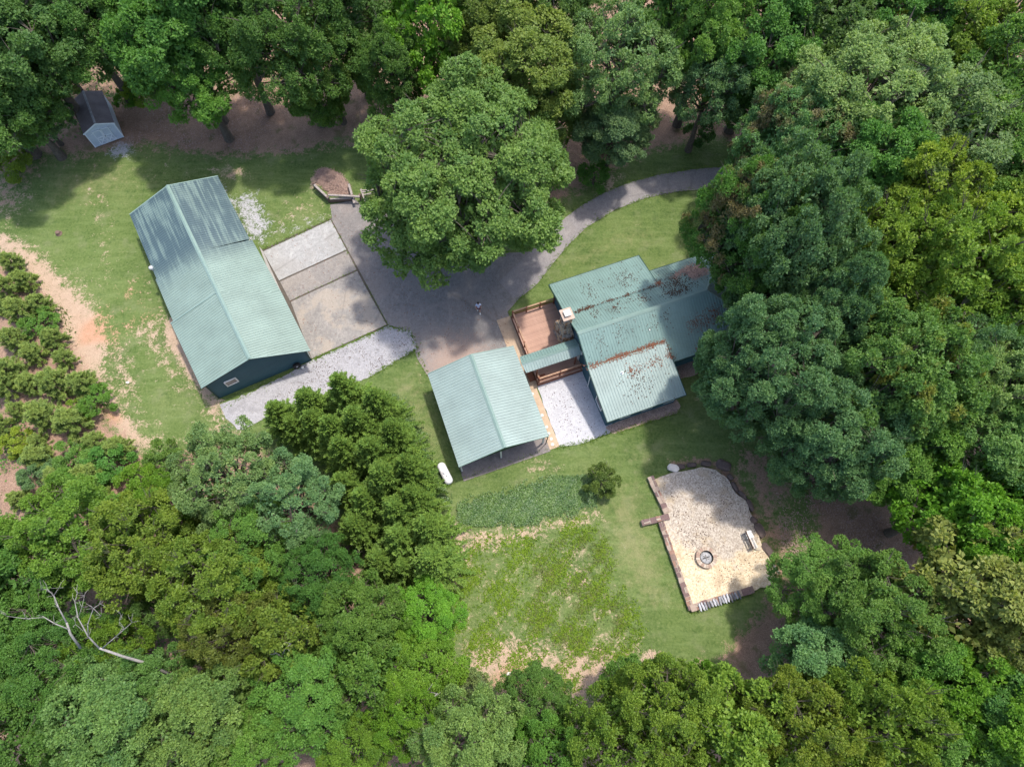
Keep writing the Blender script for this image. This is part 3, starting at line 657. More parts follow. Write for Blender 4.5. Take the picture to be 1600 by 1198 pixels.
# ------------------------------------------------------------------ house
ho = (20.0, 20.5, 0)
hs = thing('house', 'green metal roofed house with dark teal walls and leaf litter on its roof', 'house', frame_loc(ho[0], ho[1], HD), R(HD))
RZ, BZ, EZ = 5.10, 3.88, 2.60
RW, RE = (13.05, 20.82, RZ), (24.6, 20.9, RZ)
NEc, SEc = (28.9, 25.3, 2.78), (28.9, 16.62, 2.96)
slope('roof_slope', [RW, RE, NEc, (21.5, 25.3, 2.78), (21.5, 23.25, BZ - .02), (13.05, 23.2, BZ - .02)], (13.05, 23.2, BZ), (21.5, 23.2, BZ), M_roof_house, hs, ho)
slope('roof_slope', [RW, RE, SEc, (19.95, 16.64, 2.96), (19.95, 18.12, 3.72), (13.05, 18.06, 3.72)], (13.05, 18.1, 3.74), (19.95, 18.1, 3.74), M_roof_house, hs, ho)
slope('roof_slope', [RE, NEc, SEc], NEc, (28.9, 16.62, 2.78), M_roof_house, hs, ho)
slope('roof_slope', [(13.05, 23.17, BZ + .03), (21.52, 23.2, BZ + .03), (21.66, 27.15, EZ), (13.12, 27.05, EZ)], (13.12, 27.05, EZ), (21.66, 27.15, EZ), M_roof_house, hs, ho)
slope('roof_slope', [(13.02, 18.12, 3.80), (19.95, 18.18, 3.80), (20.02, 13.72, 2.60), (13.05, 13.72, 2.60)], (13.05, 13.72, 2.6), (20.02, 13.72, 2.6), M_roof_carport, hs, ho)
cap('ridge_cap', (13.0, 20.85, RZ + .03), (24.65, 20.9, RZ + .03), M_cap, hs, ho); cap('ridge_cap', (24.6, 20.9, RZ + .03), (28.9, 25.3, 2.82), M_cap, hs, ho, 0.26); cap('ridge_cap', (24.6, 20.9, RZ + .03), (28.9, 16.62, 2.99), M_cap, hs, ho, 0.26)
cap('flashing', (13.02, 18.15, 3.80), (19.96, 18.2, 3.80), M_cap, hs, ho, 0.2, 0.03, 0.05, 0.03)
for a, b_ in (((13.03, 27.05, EZ), (13.03, 23.17, BZ)), ((13.03, 23.17, BZ), (13.03, 20.85, RZ)), ((13.03, 20.85, RZ), (13.0, 18.15, 3.75)), ((13.0, 18.12, 3.78), (13.03, 13.7, 2.58)),
              ((21.66, 27.15, EZ), (21.54, 23.2, BZ)), ((20.03, 13.72, 2.58), (19.97, 18.15, 3.78)), ((13.05, 13.7, 2.54), (20.03, 13.7, 2.54)), ((13.1, 27.1, 2.54), (21.66, 27.2, 2.54)), ((20.0, 16.6, 2.9), (28.9, 16.6, 2.9)), ((21.7, 25.34, 2.72), (28.9, 25.34, 2.72))):
    MB(*ho).bar(a, b_, 0.05, 0.17).build('fascia', M_fascia, hs)
def hz(v_):   # underside of the roof along the west gable
    pts = [(13.7, 2.5), (18.1, 3.65), (20.85, 4.98), (23.2, 3.78), (27.1, 2.5)]
    for (a, za), (b_, zb) in zip(pts, pts[1:]):
        if a <= v_ <= b_: return za + (zb - za) * (v_ - a) / (b_ - a)
    return 2.5
lap_wall('wall', (13.42, 26.6), (13.42, 14.15), 0, lambda s: hz(26.6 + (14.15 - 26.6) * s) + 0.02, M_siding, hs, ho)
lap_wall('wall', (13.42, 14.15), (19.7, 14.15), 0, lambda s: 2.62, M_siding, hs, ho)
lap_wall('wall', (19.7, 14.15), (19.7, 17.1), 0, lambda s: 2.62 + 0.75 * s, M_siding, hs, ho)
lap_wall('wall', (19.7, 17.1), (28.4, 17.1), 0, lambda s: 2.95, M_siding, hs, ho)
lap_wall('wall', (28.4, 17.1), (28.4, 24.9), 0, lambda s: 2.8, M_siding, hs, ho)
lap_wall('wall', (28.4, 24.9), (21.3, 24.9), 0, lambda s: 2.8, M_siding, hs, ho)
lap_wall('wall', (21.3, 24.9), (21.3, 26.6), 0, lambda s: 2.75, M_siding, hs, ho)
lap_wall('wall', (21.3, 26.6), (13.42, 26.6), 0, lambda s: 2.6, M_siding, hs, ho)
for u in (14.6, 16.6, 18.6):
    w_ = MB(*ho).box(u, u + .9, 14.09, 14.14, 0.9, 2.0).build('window', M_glass, hs)
    MB(*ho).box(u - .07, u, 14.07, 14.13, .83, 2.07).box(u + .9, u + .97, 14.07, 14.13, .83, 2.07).box(u, u + .9, 14.07, 14.13, 2.0, 2.07).box(u, u + .9, 14.05, 14.13, .83, .9).build('frame', M_white, w_)
w_ = MB(*ho).box(13.34, 13.39, 15.3, 16.3, 0.9, 2.0).build('window', M_glass, hs)
MB(*ho).box(13.31, 13.38, 15.23, 15.3, .83, 2.07).box(13.31, 13.38, 16.3, 16.37, .83, 2.07).box(13.31, 13.38, 15.3, 16.3, 2.0, 2.07).box(13.29, 13.38, 15.3, 16.3, .83, .9).build('frame', M_white, w_)
dr = MB(*ho).box(13.33, 13.39, 20.3, 21.2, 0.5, 2.5).build('door', M_white, hs)
MB(*ho).box(13.28, 13.33, 20.38, 20.42, 1.45, 1.55).build('handle', M_pipe, dr)
MB(*ho).tube([(13.24, 17.9, 3.4), (13.27, 17.92, 2.4), (13.3, 17.9, 0.1)], [0.04] * 3, 8).build('downspout', M_white, hs)
MB(*ho).tube([(13.24, 19.9, 4.0), (13.27, 19.92, 3.2), (13.3, 19.9, 2.7)], [0.04] * 3, 8).build('downspout', M_white, hs)
pv = MB(*ho).lathe([(0.13, 3.35), (0.13, 3.55), (0.06, 3.56), (0.06, 3.8), (0.05, 3.8)], 15.55, 16.95, 12).build('vent_pipe', M_white, hs)
MB(*ho).lathe([(0.1, 4.2), (0.05, 4.25), (0.05, 4.5)], 18.9, 19.4, 10).build('vent_pipe', M_white, hs)
# chimney with individually built stones
cho = (12.75, 22.75, 0)
ch = thing('chimney', 'fieldstone chimney with pale square cap rising beside the deck', 'chimney', frame_loc(cho[0], cho[1], HD), R(HD))
MB(*cho).add([(12.32, 21.75, 0.5), (13.4, 21.75, 0.5), (13.4, 23.75, 0.5), (12.32, 23.75, 0.5), (12.32, 21.9, 2.5), (13.4, 21.9, 2.5), (13.4, 23.6, 2.5), (12.32, 23.6, 2.5), (12.45, 22.2, 3.6), (13.15, 22.2, 3.6), (13.15, 23.0, 3.6), (12.45, 23.0, 3.6), (12.45, 22.2, 5.3), (13.15, 22.2, 5.3), (13.15, 23.0, 5.3), (12.45, 23.0, 5.3)],
            [(0, 3, 2, 1)] + [(a + i, a + (i + 1) % 4, a + 4 + (i + 1) % 4, a + 4 + i) for a in (0, 4, 8) for i in range(4)] + [(12, 13, 14, 15)]).build('mortar_core', M_mortar, ch)
def rock_mesh(seed, mat, n=3, flat=0.6, name='stone'):
    rnd = np.random.default_rng(seed); import bmesh
    bm = bmesh.new(); bmesh.ops.create_icosphere(bm, subdivisions=1 if n < 3 else 2, radius=0.5)
    for v_ in bm.verts:
        q = v_.co; s_ = 1 / max(abs(q.x), abs(q.y), abs(q.z)) * 0.42; v_.co = q * (0.45 + 0.55 * s_) * (1 + rnd.uniform(-.10, .10)); v_.co.z *= flat
    me = bpy.data.meshes.new(name); bm.to_mesh(me); bm.free(); me.materials.append(mat); return me
stone_mats = [mottle('fieldstone_%s' % n, a, b_, 3, 0.9, 0.5, 0.02) for n, a, b_ in (('tan', (.34, .24, .15), (.55, .42, .28)), ('brown', (.12, .075, .05), (.22, .15, .10)), ('rust', (.28, .15, .08), (.42, .26, .15)), ('grey', (.17, .155, .14), (.30, .28, .25)))]
cst = [rock_mesh(40 + i, stone_mats[i % 4], 2, 0.8) for i in range(8)]
rr = random.Random(11)
def ch_sec(z):
    if z < 2.5: t = (z - .5) / 2; return 12.32, 13.36, 21.75 + .15 * t, 23.75 - .15 * t
    if z < 3.6: t = (z - 2.5) / 1.1; return 12.32 + .13 * t, 13.36 - .2 * t, 21.9 + .3 * t, 23.6 - .6 * t
    return 12.45, 13.15, 22.2, 23.0
z = 0.62
while z < 5.2:
    h = rr.uniform(.2, .32); x0, x1, y0, y1 = ch_sec(z + h / 2)
    for a, b_, ax in (((x0, y1), (x0, y0), 0), ((x0, y0), (x1, y0), 1), ((x1, y1), (x0, y1), 1)) + ((((x1, y0), (x1, y1), 0),) if z > 3.9 else ()):
        Ln = math.dist(a, b_); t = 0
        while t < Ln - .08:
            w_ = min(rr.uniform(.24, .46), Ln - t); c = t + w_ / 2
            px_, py_ = a[0] + (b_[0] - a[0]) * c / Ln, a[1] + (b_[1] - a[1]) * c / Ln
            o = link('stone', cst[rr.randrange(8)], ch); o.location = (px_ - cho[0], py_ - cho[1], z + h / 2)
            o.scale = (.14, w_ * .98, h * 1.15) if ax == 0 else (w_ * .98, .14, h * 1.15); t += w_
    z += h * .96
MB(*cho).box(12.3, 13.3, 22.05, 23.15, 5.3, 5.42).build('cap_slab', mottle('pink_cap_concrete', (.36, .27, .21), (.50, .39, .32), 3), ch, bevel=.02)
MB(*cho).box(12.58, 13.02, 22.38, 22.82, 5.42, 5.62).box(12.52, 13.08, 22.32, 22.88, 5.62, 5.66).build('flue', M_palerock, ch)

# fallen leaves lying on the roof (loose, uncountable)
def leaf_scatter(name, label, items, mat, seed, deg=HD):
    rnd = np.random.default_rng(seed); P_ = []
    for (c0, c1, wd, n) in items:
        t = rnd.random(n)[:, None]; q = np.array(c0) * (1 - t) + np.array(c1) * t
        # clumpy: pull towards random knots
        kn = rnd.random((max(4, n // 60), 1)); kp = np.array(c0) * (1 - kn) + np.array(c1) * kn
        j = rnd.integers(0, len(kp), n); sel = rnd.random(n) < .6
        q[sel] = kp[j[sel]] + rnd.normal(0, 1, (sel.sum(), 3)) * [.22, .12, .0]
        q = q + rnd.normal(0, 1, (n, 3)) * [.04, wd, 0]; P_.append(q)
    Q = np.concatenate(P_); Q[:, 2] = roof_z(Q[:, 0], Q[:, 1]) + .05 + rnd.random(len(Q)) * .03
    n = len(Q); a = rnd.random(n) * 6.28; l = rnd.uniform(.03, .075, n); nz = rnd.uniform(-.4, .4, n)
    e = np.stack([np.cos(a) * l, np.sin(a) * l, nz * l], -1); f = np.stack([-np.sin(a) * l * .6, np.cos(a) * l * .6, rnd.uniform(-.4, .4, n) * l], -1)
    Vv = np.stack([Q - e, Q - f, Q + e, Q + f], 1).reshape(-1, 3); Vv[:, 0] -= ho[0]; Vv[:, 1] -= ho[1]
    me = mesh_np(name, Vv, np.arange(len(Vv)).reshape(-1, 4), mat); o = link(name, me); p = frame_loc(ho[0], ho[1], HD); o.location = p; o.rotation_euler = (0, 0, R(deg))
    return tag(o, label, 'leaf litter', None, 'stuff')
def roof_z(u, v):
    zn = RZ - (v - 20.87) * (RZ - BZ) / 2.35; zs = RZ - (20.87 - v) * (RZ - 3.74) / 2.75
    z = np.where(v > 20.87, zn, zs)
    ex = BZ + .03 - (v - 23.2) * (BZ - EZ) / 3.93; sx = 3.80 - (18.15 - v) * 1.2 / 4.43
    z = np.where((v > 23.2) & (u < 21.6), ex, z); z = np.where((v < 18.15) & (u < 19.97), sx, z)
    hip = RZ - (u - 24.6) * (RZ - 2.85) / 4.3
    return np.minimum(z, np.where(u > 24.6, hip, 99))
leaf_scatter('fallen_leaves', 'red brown fallen leaves drifted along the lower roof break of the house', [((14.6, 18.25, 0), (19.9, 18.28, 0), .06, 950), ((13.2, 18.25, 0), (16, 18.25, 0), .06, 250), ((19.95, 16.7, 0), (20.0, 18.0, 0), .05, 160), ((22.6, 16.9, 0), (24.5, 16.9, 0), .15, 350), ((15.8, 17, 0), (19, 16.9, 0), .25, 200), ((22, 18.6, 0), (25, 19.1, 0), .35, 420), ((21.5, 23.3, 0), (21.7, 23.6, 0), .1, 110)], M_fallen, 1)
leaf_scatter('fallen_leaves', 'dark leaves in thin lines and specks over the upper roof slope of the house', [((13.5, 23.25, 0), (21.5, 23.3, 0), .03, 420), ((20.8, 21.8, 0), (24.5, 21.9, 0), .25, 260), ((21.5, 22.8, 0), (25.5, 23.3, 0), .5, 380), ((15, 22.2, 0), (20, 22.4, 0), .3, 160), ((15, 25, 0), (21, 25.2, 0), .7, 220), ((14, 19.8, 0), (21, 20.1, 0), .5, 180), ((14.5, 16, 0), (19.5, 15.8, 0), .9, 150)], M_fallendk, 2)
leaf_scatter('fallen_leaves', 'pinkish brown leaf drift by the hip of the house roof under the trees', [((24.4, 23.2, 0), (25.9, 23.6, 0), .36, 1900), ((23.2, 23.6, 0), (25, 24.3, 0), .12, 420)], M_stick, 3)

# ------------------------------------------------------------------ shed
SDg = 27.3; so_ = at(172, 223)
sh = thing('shed', 'pale blue grey garden shed with double doors at the wood edge', 'shed', so_, R(SDg))
sw, sl, se, sr = 1.42, 4.5, 2.0, 2.62
lap_wall('wall', (-sw, 0), (sw, 0), 0.08, lambda s: se + (1 - abs(s - .5) * 2) * (sr - se), M_shed, sh, (0, 0, 0), 0.25)
lap_wall('wall', (sw, 0), (sw, sl), 0.08, lambda s: se, M_shed, sh, (0, 0, 0), 0.25)
lap_wall('wall', (sw, sl), (-sw, sl), 0.08, lambda s: se + (1 - abs(s - .5) * 2) * (sr - se), M_shed, sh, (0, 0, 0), 0.25)
lap_wall('wall', (-sw, sl), (-sw, 0), 0.08, lambda s: se, M_shed, sh, (0, 0, 0), 0.25)
for sx in (-1, 1):
    mb = MB(); rows = 9
    for k in range(rows):
        t0, t1 = k / rows, (k + 1) / rows + .02
        xa, xb = sx * (sw + .12) * (1 - t0), sx * (sw + .12) * (1 - t1); za, zb = se - .03 + (sr - se + .06) * t0, se - .03 + (sr - se + .06) * t1
        mb.add([(xa, -.08, za + .045), (xb, -.08, zb + .03), (xb, sl + .08, zb + .03), (xa, sl + .08, za + .045), (xa, -.08, za), (xb, -.08, zb), (xb, sl + .08, zb), (xa, sl + .08, za)],
               [(0, 1, 2, 3), (4, 7, 6, 5), (0, 4, 5, 1), (1, 5, 6, 2), (2, 6, 7, 3), (3, 7, 4, 0)])
    mb.build('shingle_slope', M_shingle, sh)
    MB().bar((sx * (sw + .13), -.1, se), (0, -.1, sr + .06), 0.04, 0.13).build('verge_trim', M_shedtrim, sh)
    MB().box(sx * sw - .05, sx * sw + .05, -.05, .03, .08, se).build('corner_board', M_shedtrim, sh)
cap('ridge_cap', (0, -.09, sr + .06), (0, sl + .09, sr + .06), M_greyslab, sh, (0, 0, 0), .22, .02, .03, .03)
for sx in (-1, 1):
    x0, x1 = (0.01, .78) if sx > 0 else (-.78, -.01)
    d_ = MB().box(x0, x1, -.06, -.02, .14, 1.92).build('door', M_shed, sh)
    t = MB()
    for a, b_ in (((x0 + .04, .14), (x0 + .04, 1.92)), ((x1 - .04, .14), (x1 - .04, 1.92)), ((x0, .18), (x1, .18)), ((x0, 1.88), (x1, 1.88)), ((x0, 1.05), (x1, 1.05)), ((x0 + .04, .2), (x1 - .04, 1.0)), ((x0 + .04, 1.0), (x1 - .04, .2))):
        t.bar((a[0], -.075, a[1]), (b_[0], -.075, b_[1]), .08, .03, (0, 1, 0))
    t.build('door_trim', M_shedtrim, d_)
    for zz in (.35, 1.7): MB().box(x1 - .02 if sx > 0 else x0 - .18, x1 + .18 if sx > 0 else x0 + .02, -.10, -.09, zz, zz + .05).build('hinge', M_shedtrim, d_)
MB().box(.06, .1, -.13, -.09, .95, 1.1).build('handle', M_black, sh)
for x in (-1.2, 0, 1.2): MB().box(x - .08, x + .08, .1, sl - .1, 0, .08).build('skid', M_brownwood, sh)

# ------------------------------------------------------------------ propane tank
tp = at(695.5, 740, 0.4)
tk = thing('propane_tank', 'white horizontal propane tank lying on the grass by the carport', 'tank', (tp[0], tp[1], 0), R(110 - 180 + 8))
prof = [(-.98, .02), (-.95, .16), (-.88, .27), (-.76, .345), (-.6, .36), (.6, .36), (.76, .345), (.88, .27), (.95, .16), (.98, .02)]
MB().tube([(a, 0, .52) for a, _ in prof], [r for _, r in prof], 20).build('shell', M_tank, tk, True)
MB().lathe([(.13, .85), (.13, .98), (.10, 1.02), (.02, 1.03)], 0, 0, 14).build('valve_dome', M_tank, tk)
MB().box(.28, .38, -.04, .04, .86, .91).build('gauge', M_black, tk)
for x in (-.5, .5): MB().box(x - .05, x + .05, -.22, .22, 0, .24).build('foot', M_tank, tk)

# ------------------------------------------------------------------ fire pit terrace
tr0 = at(1100, 850)
fl = [(1022, 750), (1034, 745), (1057, 737), (1097, 730), (1120, 735), (1139, 749), (1148, 768), (1165, 782), (1174, 805), (1183, 831), (1193, 859), (1214, 894), (1203, 914), (1176, 922), (1160, 927), (1083, 949), (1034, 815), (1040, 806), (1026, 775)]
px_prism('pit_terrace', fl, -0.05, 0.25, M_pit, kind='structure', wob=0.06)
pw = thing('terrace_wall', 'low red brown flagstone wall edging two sides of the fire pit terrace', 'wall', (tr0[0], tr0[1], 0))
flag_mats = [mottle('flagstone_%s' % n, a, b_, 2.5, 0.9, 0.5, .02) for n, a, b_ in (('plum', (.12, .075, .07), (.20, .135, .125)), ('rust', (.20, .11, .08), (.30, .19, .145)), ('brown', (.15, .10, .085), (.24, .17, .14)), ('tan', (.26, .19, .15), (.38, .30, .245)))]
rr = random.Random(21)
def wall_run(pa, pb, wd, ztop, step=0.42, rows=1, tan=0.15):
    a, b_ = Vector(at(*pa, ztop)), Vector(at(*pb, ztop)); a.z = b_.z = 0; d = b_ - a; Ln = d.length; d.normalize(); n = Vector((-d.y, d.x, 0))
    core = MB(tr0[0], tr0[1]); w2 = wd / 2 - .03
    p = [a - n * w2, b_ - n * w2, b_ + n * w2, a + n * w2]
    core.prism([(q.x, q.y) for q in p], 0, ztop - .05).build('mortar_core', M_mortar, pw)
    t = 0
    while t < Ln - .1:
        l = min(rr.uniform(step * .7, step * 1.4), Ln - t)
        split = [(-wd / 2, wd / 2)] if rr.random() < .6 else [(-wd / 2, rr.uniform(-.05, .05)), (0.06, wd / 2)]
        for s0_, s1_ in split:
            g = .012; c = []
            for (tt, ss) in ((t + g, s0_ + g), (t + l - g, s0_ + g), (t + l - g, s1_ - g), (t + g, s1_ - g)):
                q = a + d * (tt + rr.uniform(-.03, .03)) + n * (ss + rr.uniform(-.03, .03)); c.append((q.x, q.y))
            mat = flag_mats[3] if rr.random() < tan else flag_mats[rr.randrange(3)]
            zt = ztop + rr.uniform(-.015, .02)
            MB(tr0[0], tr0[1]).prism(c, ztop - .09, zt).build('stone', mat, pw)
        t += l
wall_run((1016, 744), (1042, 800), .52, .38, .5, tan=.5); wall_run((1046, 806), (1003, 817), .50, .42, .42); wall_run((1033, 815), (1081, 952), .46, .38, .36)
wall_run((1079, 950), (1178, 920), .55, .38, .5, tan=.4)
# row of grey slabs lying on the near wall
sp0 = at(1092, 950, .4); sb = thing('slab_row', 'row of grey weathered stone slabs standing edgewise on the near wall', 'stone slabs', (sp0[0], sp0[1], 0))
gsm = [rock_mesh(70 + i, m_, 2, 1.0, 'slab') for i, m_ in enumerate((M_greyslab, mottle('dark_grey_slab', (.08, .08, .085), (.2, .2, .21), 4), mottle('light_grey_slab', (.36, .36, .38), (.58, .58, .6), 4)))]
p0_, p1_ = Vector(at(1094, 949, .4)), Vector(at(1155, 929, .4)); dd = (p1_ - p0_); n_ = 15
for i in range(n_):
    q = p0_ + dd * (i / (n_ - 1)); o = link('slab', gsm[rr.choice((0, 2, 0, 1, 2))], sb); o.location = (q.x - sp0[0] + rr.uniform(-.03, .03), q.y - sp0[1] + rr.uniform(-.04, .04), .46)
    o.scale = (.20, rr.uniform(.62, .85), rr.uniform(.14, .3)); o.rotation_euler = (rr.uniform(-.1, .1), rr.uniform(-.5, .2), math.atan2(dd.y, dd.x) + rr.uniform(-.12, .12))
# boulders on the far side, each its own thing
bm_ = [rock_mesh(90 + i, M_boulder, 3, .55, 'boulder') for i in range(5)]
for x, y, lx, ly, a, lab in ((1062, 729, 1.0, .5, 5, 'low dark rock next to the white rock at the terrace edge'), (1081, 726, .9, .45, 0, 'flat dark rock in the middle of the upper terrace edge'),
        (1103, 724, .95, .5, -5, 'slim dark rock with pale top before the big boulder'), (1131, 727, 1.35, .95, -25, 'biggest flat dark boulder at the upper right terrace corner'),
        (1141, 745, .6, .45, -50, 'small tan grey rock just below the biggest flat boulder'), (1148, 760, 1.0, .4, -65, 'narrow dark rock slab below the small tan rock'),
        (1160, 773, 1.0, .35, -50, 'thin greyish rock ledge halfway along the terrace bank'), (1172, 789, 1.15, .4, -70, 'long narrow dark boulder above the bench'),
        (1177, 812, .65, .6, -40, 'rounded brown boulder above the bench side'), (1187, 828, 1.3, .8, -68, 'bulky dark boulder right behind the bench'),
        (1199, 859, 1.35, .75, -58, 'broad brown boulder below the bench at the bank')):
    p = at(x, y, .2); o = link('boulder', bm_[rr.randrange(5)]); o.location = (p[0], p[1], .2); o.scale = (lx, ly, .85); o.rotation_euler = (rr.uniform(-.08, .08), rr.uniform(-.08, .08), R(a)); tag(o, lab, 'boulder', 'boulders edging the fire pit terrace')
p = at(1052, 731, .25); o = link('boulder', rock_mesh(99, M_palerock, 3, .6, 'boulder')); o.location = (p[0], p[1], .28); o.scale = (1.05, .7, .8); o.rotation_euler = (0, .1, R(-15)); tag(o, 'pale whitish rock at the upper left terrace corner', 'boulder', 'boulders edging the fire pit terrace')
pl = at(1211, 887, .25); o = MB().box(-.5, .5, -.09, .09, 0, .07).build('plank', M_deadwood); o.location = (pl[0], pl[1], .26); o.rotation_euler = (0, 0, R(-62)); tag(o, 'short bleached plank lying at the lower end of the boulders', 'plank')
# fire ring
fp = at(1103, 871, .35); frg = thing('fire_ring', 'round fire ring of tan blocks filled with grey ash', 'fire pit', (fp[0], fp[1], .25))
nb = 22
blk = []
for mname, a_, b_ in (('ring_block_tan', (.30, .22, .165), (.44, .35, .27)), ('ring_block_rose', (.26, .17, .13), (.38, .27, .21)), ('ring_block_pale', (.38, .31, .24), (.52, .44, .36))):
    mm = mottle(mname, a_, b_, 4, .9, .5, .02); ha = math.pi / nb * .93
    ri, ro = .53, .82
    poly = [(ri * math.cos(-ha), ri * math.sin(-ha)), (ro * math.cos(-ha), ro * math.sin(-ha)), (ro * math.cos(ha), ro * math.sin(ha)), (ri * math.cos(ha), ri * math.sin(ha))]
    blk.append(MB().prism(poly, 0, .155).mesh('block', mm))
for lv in range(2):
    for i in range(nb):
        o = link('block', blk[rr.randrange(3)], frg); o.location = (0, 0, .16 * lv); o.rotation_euler = (0, 0, 2 * math.pi * (i + lv * .5) / nb); s_ = rr.uniform(.98, 1.02); o.scale = (s_, s_, 1)
MB().lathe([(.50, 0.0), (.515, .0), (.515, .34), (.50, .34), (.485, .1)], 0, 0, 28).build('liner', M_char, frg)
MB().lathe([(.49, .0), (.48, .1), (.3, .16), (.02, .18)], 0, 0, 24).build('ash_bed', M_ash, frg, True)
for a, l in ((.3, .6), (1.7, .5), (2.6, .55)):
    MB().tube([(-math.cos(a) * l / 2, -math.sin(a) * l / 2, .17), (math.cos(a) * l / 2, math.sin(a) * l / 2, .2)], [.04, .03], 7).build('log', M_char if a < 1 else M_deadwood, frg)
# bench
bp = at(1173, 843, .5); be = thing('slatted_bench', 'small weathered grey bench with pale slats beside the boulders', 'bench', (bp[0], bp[1], .25), R(108))
for k in range(4): MB().box(-.72, .72, -.22 + k * .115, -.13 + k * .115, .40, .435).build('slat', M_greyslab if k % 2 else M_palerock, be)
for k in range(3): MB().box(.12 + k * .2, .27 + k * .2, -.26, .27, .437, .46).build('slat', M_white, be)
for x in (-.6, .6):
    for y in (-.18, .2): MB().box(x - .04, x + .04, y - .04, y + .04, 0, .40).build('leg', M_timber, be)
for k in range(2): MB().box(-.72, .72, .25, .28, .55 + k * .16, .66 + k * .16).build('backrest_slat', M_brownwood, be)
for x in (-.6, .6): MB().box(x - .04, x + .04, .22, .25, .4, .84).build('backrest_post', M_timber, be)
p = at(1183, 855, .3); o = link('boulder', rock_mesh(101, mottle('sandy_rock', (.40, .34, .25), (.55, .48, .38), 3), 3, .5, 'boulder')); o.location = (p[0], p[1], .32); o.scale = (.6, .5, .5); tag(o, 'low sandy flat rock touching the lower bench end', 'boulder', 'boulders edging the fire pit terrace')

# ------------------------------------------------------------------ timber wall by the pad, brush heap
tw = at(520, 305); tb = thing('timber_wall', 'weathered timber rails and posts at the end of the concrete pad', 'timber wall', (tw[0], tw[1], 0))
def tbar(pa, za, pb, zb, w_, h, name, mat): MB(tw[0], tw[1]).bar(at(*pa, za), at(*pb, zb), w_, h).build(name, mat, tb)
tbar((491, 289), .75, (513, 309.5), .75, .20, .16, 'rail', M_timber); tbar((493, 293), .35, (514, 314), .35, .06, .6, 'board', M_brownwood)
tbar((513, 305), .9, (562, 307.5), .9, .17, .15, 'rail', M_timber); tbar((516, 311), .6, (549, 309.6), .6, .15, .14, 'rail', M_timber)
tbar((514, 314), .28, (552, 311), .28, .06, .5, 'board', M_brownwood)
tbar((545, 288), .5, (554, 318), .5, .20, .18, 'beam', M_timber); tbar((564, 296), .5, (572, 318), .5, .18, .16, 'beam', M_timber)
tbar((566, 301), .6, (585, 296), .6, .10, .10, 'rung', M_timber); tbar((567, 305), .55, (590, 300), .55, .10, .10, 'rung', M_timber); tbar((565, 298), .6, (575, 297), .6, .1, .1, 'rung', M_timber)
for x, y in ((491, 290), (513, 311), (532, 309), (552, 309), (563, 308)):
    q = at(x, y, .45); MB(tw[0], tw[1]).box(q[0] - .09, q[0] + .09, q[1] - .09, q[1] + .09, 0, .85).build('post', M_brownwood, tb)
rnd = np.random.default_rng(77)
def sticks(name, label, px, n, zmax, mat, lo=.3, hi=.9, cat='brush heap'):
    poly = gpoly(px); xs = [p[0] for p in poly]; ys = [p[1] for p in poly]; mb = []
    X = rnd.uniform(min(xs), max(xs), n * 4); Y = rnd.uniform(min(ys), max(ys), n * 4); k = inpoly(X, Y, poly); X, Y = X[k][:n], Y[k][:n]; n = len(X)
    sdv = np.clip(sdist(X, Y, poly) / 1.2, 0, 1)
    Z = sdv * zmax * rnd.random(n) + .03; a = rnd.random(n) * 6.28; l = rnd.uniform(lo, hi, n) / 2; t = rnd.uniform(-.25, .25, n); wdt = rnd.uniform(.008, .022, n)
    c = np.stack([X, Y, Z], -1); e = np.stack([np.cos(a), np.sin(a), t], -1) * l[:, None]; f = np.stack([-np.sin(a), np.cos(a), 0 * a], -1) * wdt[:, None]; g = np.array([0, 0, 1.0]) * wdt[:, None]
    Vv = np.stack([c - e - f, c - e + f, c - e + g, c + e - f, c + e + f, c + e + g], 1).reshape(-1, 3); b0 = np.arange(n)[:, None] * 6
    Fq = np.concatenate([b0 + np.array([[0, 3, 5, 2]]), b0 + np.array([[2, 5, 4, 1]])]); o = link(name, mesh_np(name, Vv, Fq, mat)); return tag(o, label, cat, None, 'stuff')
sticks('brush_heap', 'pinkish brown heap of dead brush above the timber wall', [(496, 283), (494, 268), (508, 263), (530, 272), (545, 290), (548, 304), (516, 303)], 1500, .5, M_stick)

# small pale thing on the worn grass
p = at(200, 598); o = link('pale_stone', rock_mesh(120, M_palerock, 2, .6, 'pale_stone')); o.location = (p[0], p[1], .06); o.scale = (.35, .25, .3); tag(o, 'small pale stone alone on the worn grass behind the barn', 'stone')
p = at(795, 1052); o = link('pale_stone', rock_mesh(121, M_palerock, 2, .6, 'pale_stone')); o.location = (p[0], p[1], .06); o.scale = (.4, .3, .3); tag(o, 'small pale stone on bare earth at the meadow bottom', 'stone')
p = at(92, 365); o = link('tree_stump', MB().lathe([(.32, 0), (.24, .1), (.21, .26), (.19, .28)], 0, 0, 14).mesh('tree_stump', M_brownwood)); o.location = (p[0], p[1], 0); tag(o, 'low brown tree stump in the lawn left of the barn', 'stump')

# ------------------------------------------------------------------ person
def skin_body(name, joints, edges, mat, parent, sub=2, scale=(1, 1, 1)):
    me = bpy.data.meshes.new(name); me.from_pydata([j[0] for j in joints], edges, []); me.update(); o = link(name, me, parent)
    md = o.modifiers.new('skin', 'SKIN')
    for i, j in enumerate(joints):
        r = j[1]; sv = me.skin_vertices[0].data[i]; sv.radius = r if isinstance(r, tuple) else (r, r); sv.use_root = (i == 0)
    s = o.modifiers.new('sub', 'SUBSURF'); s.levels = s.render_levels = sub; me.materials.append(mat); return o
pp = at(748.3, 487.5); pe = thing('person', 'person in pale blue shirt and dark maroon shorts walking on the driveway', 'person', (pp[0], pp[1], .012), R(6))
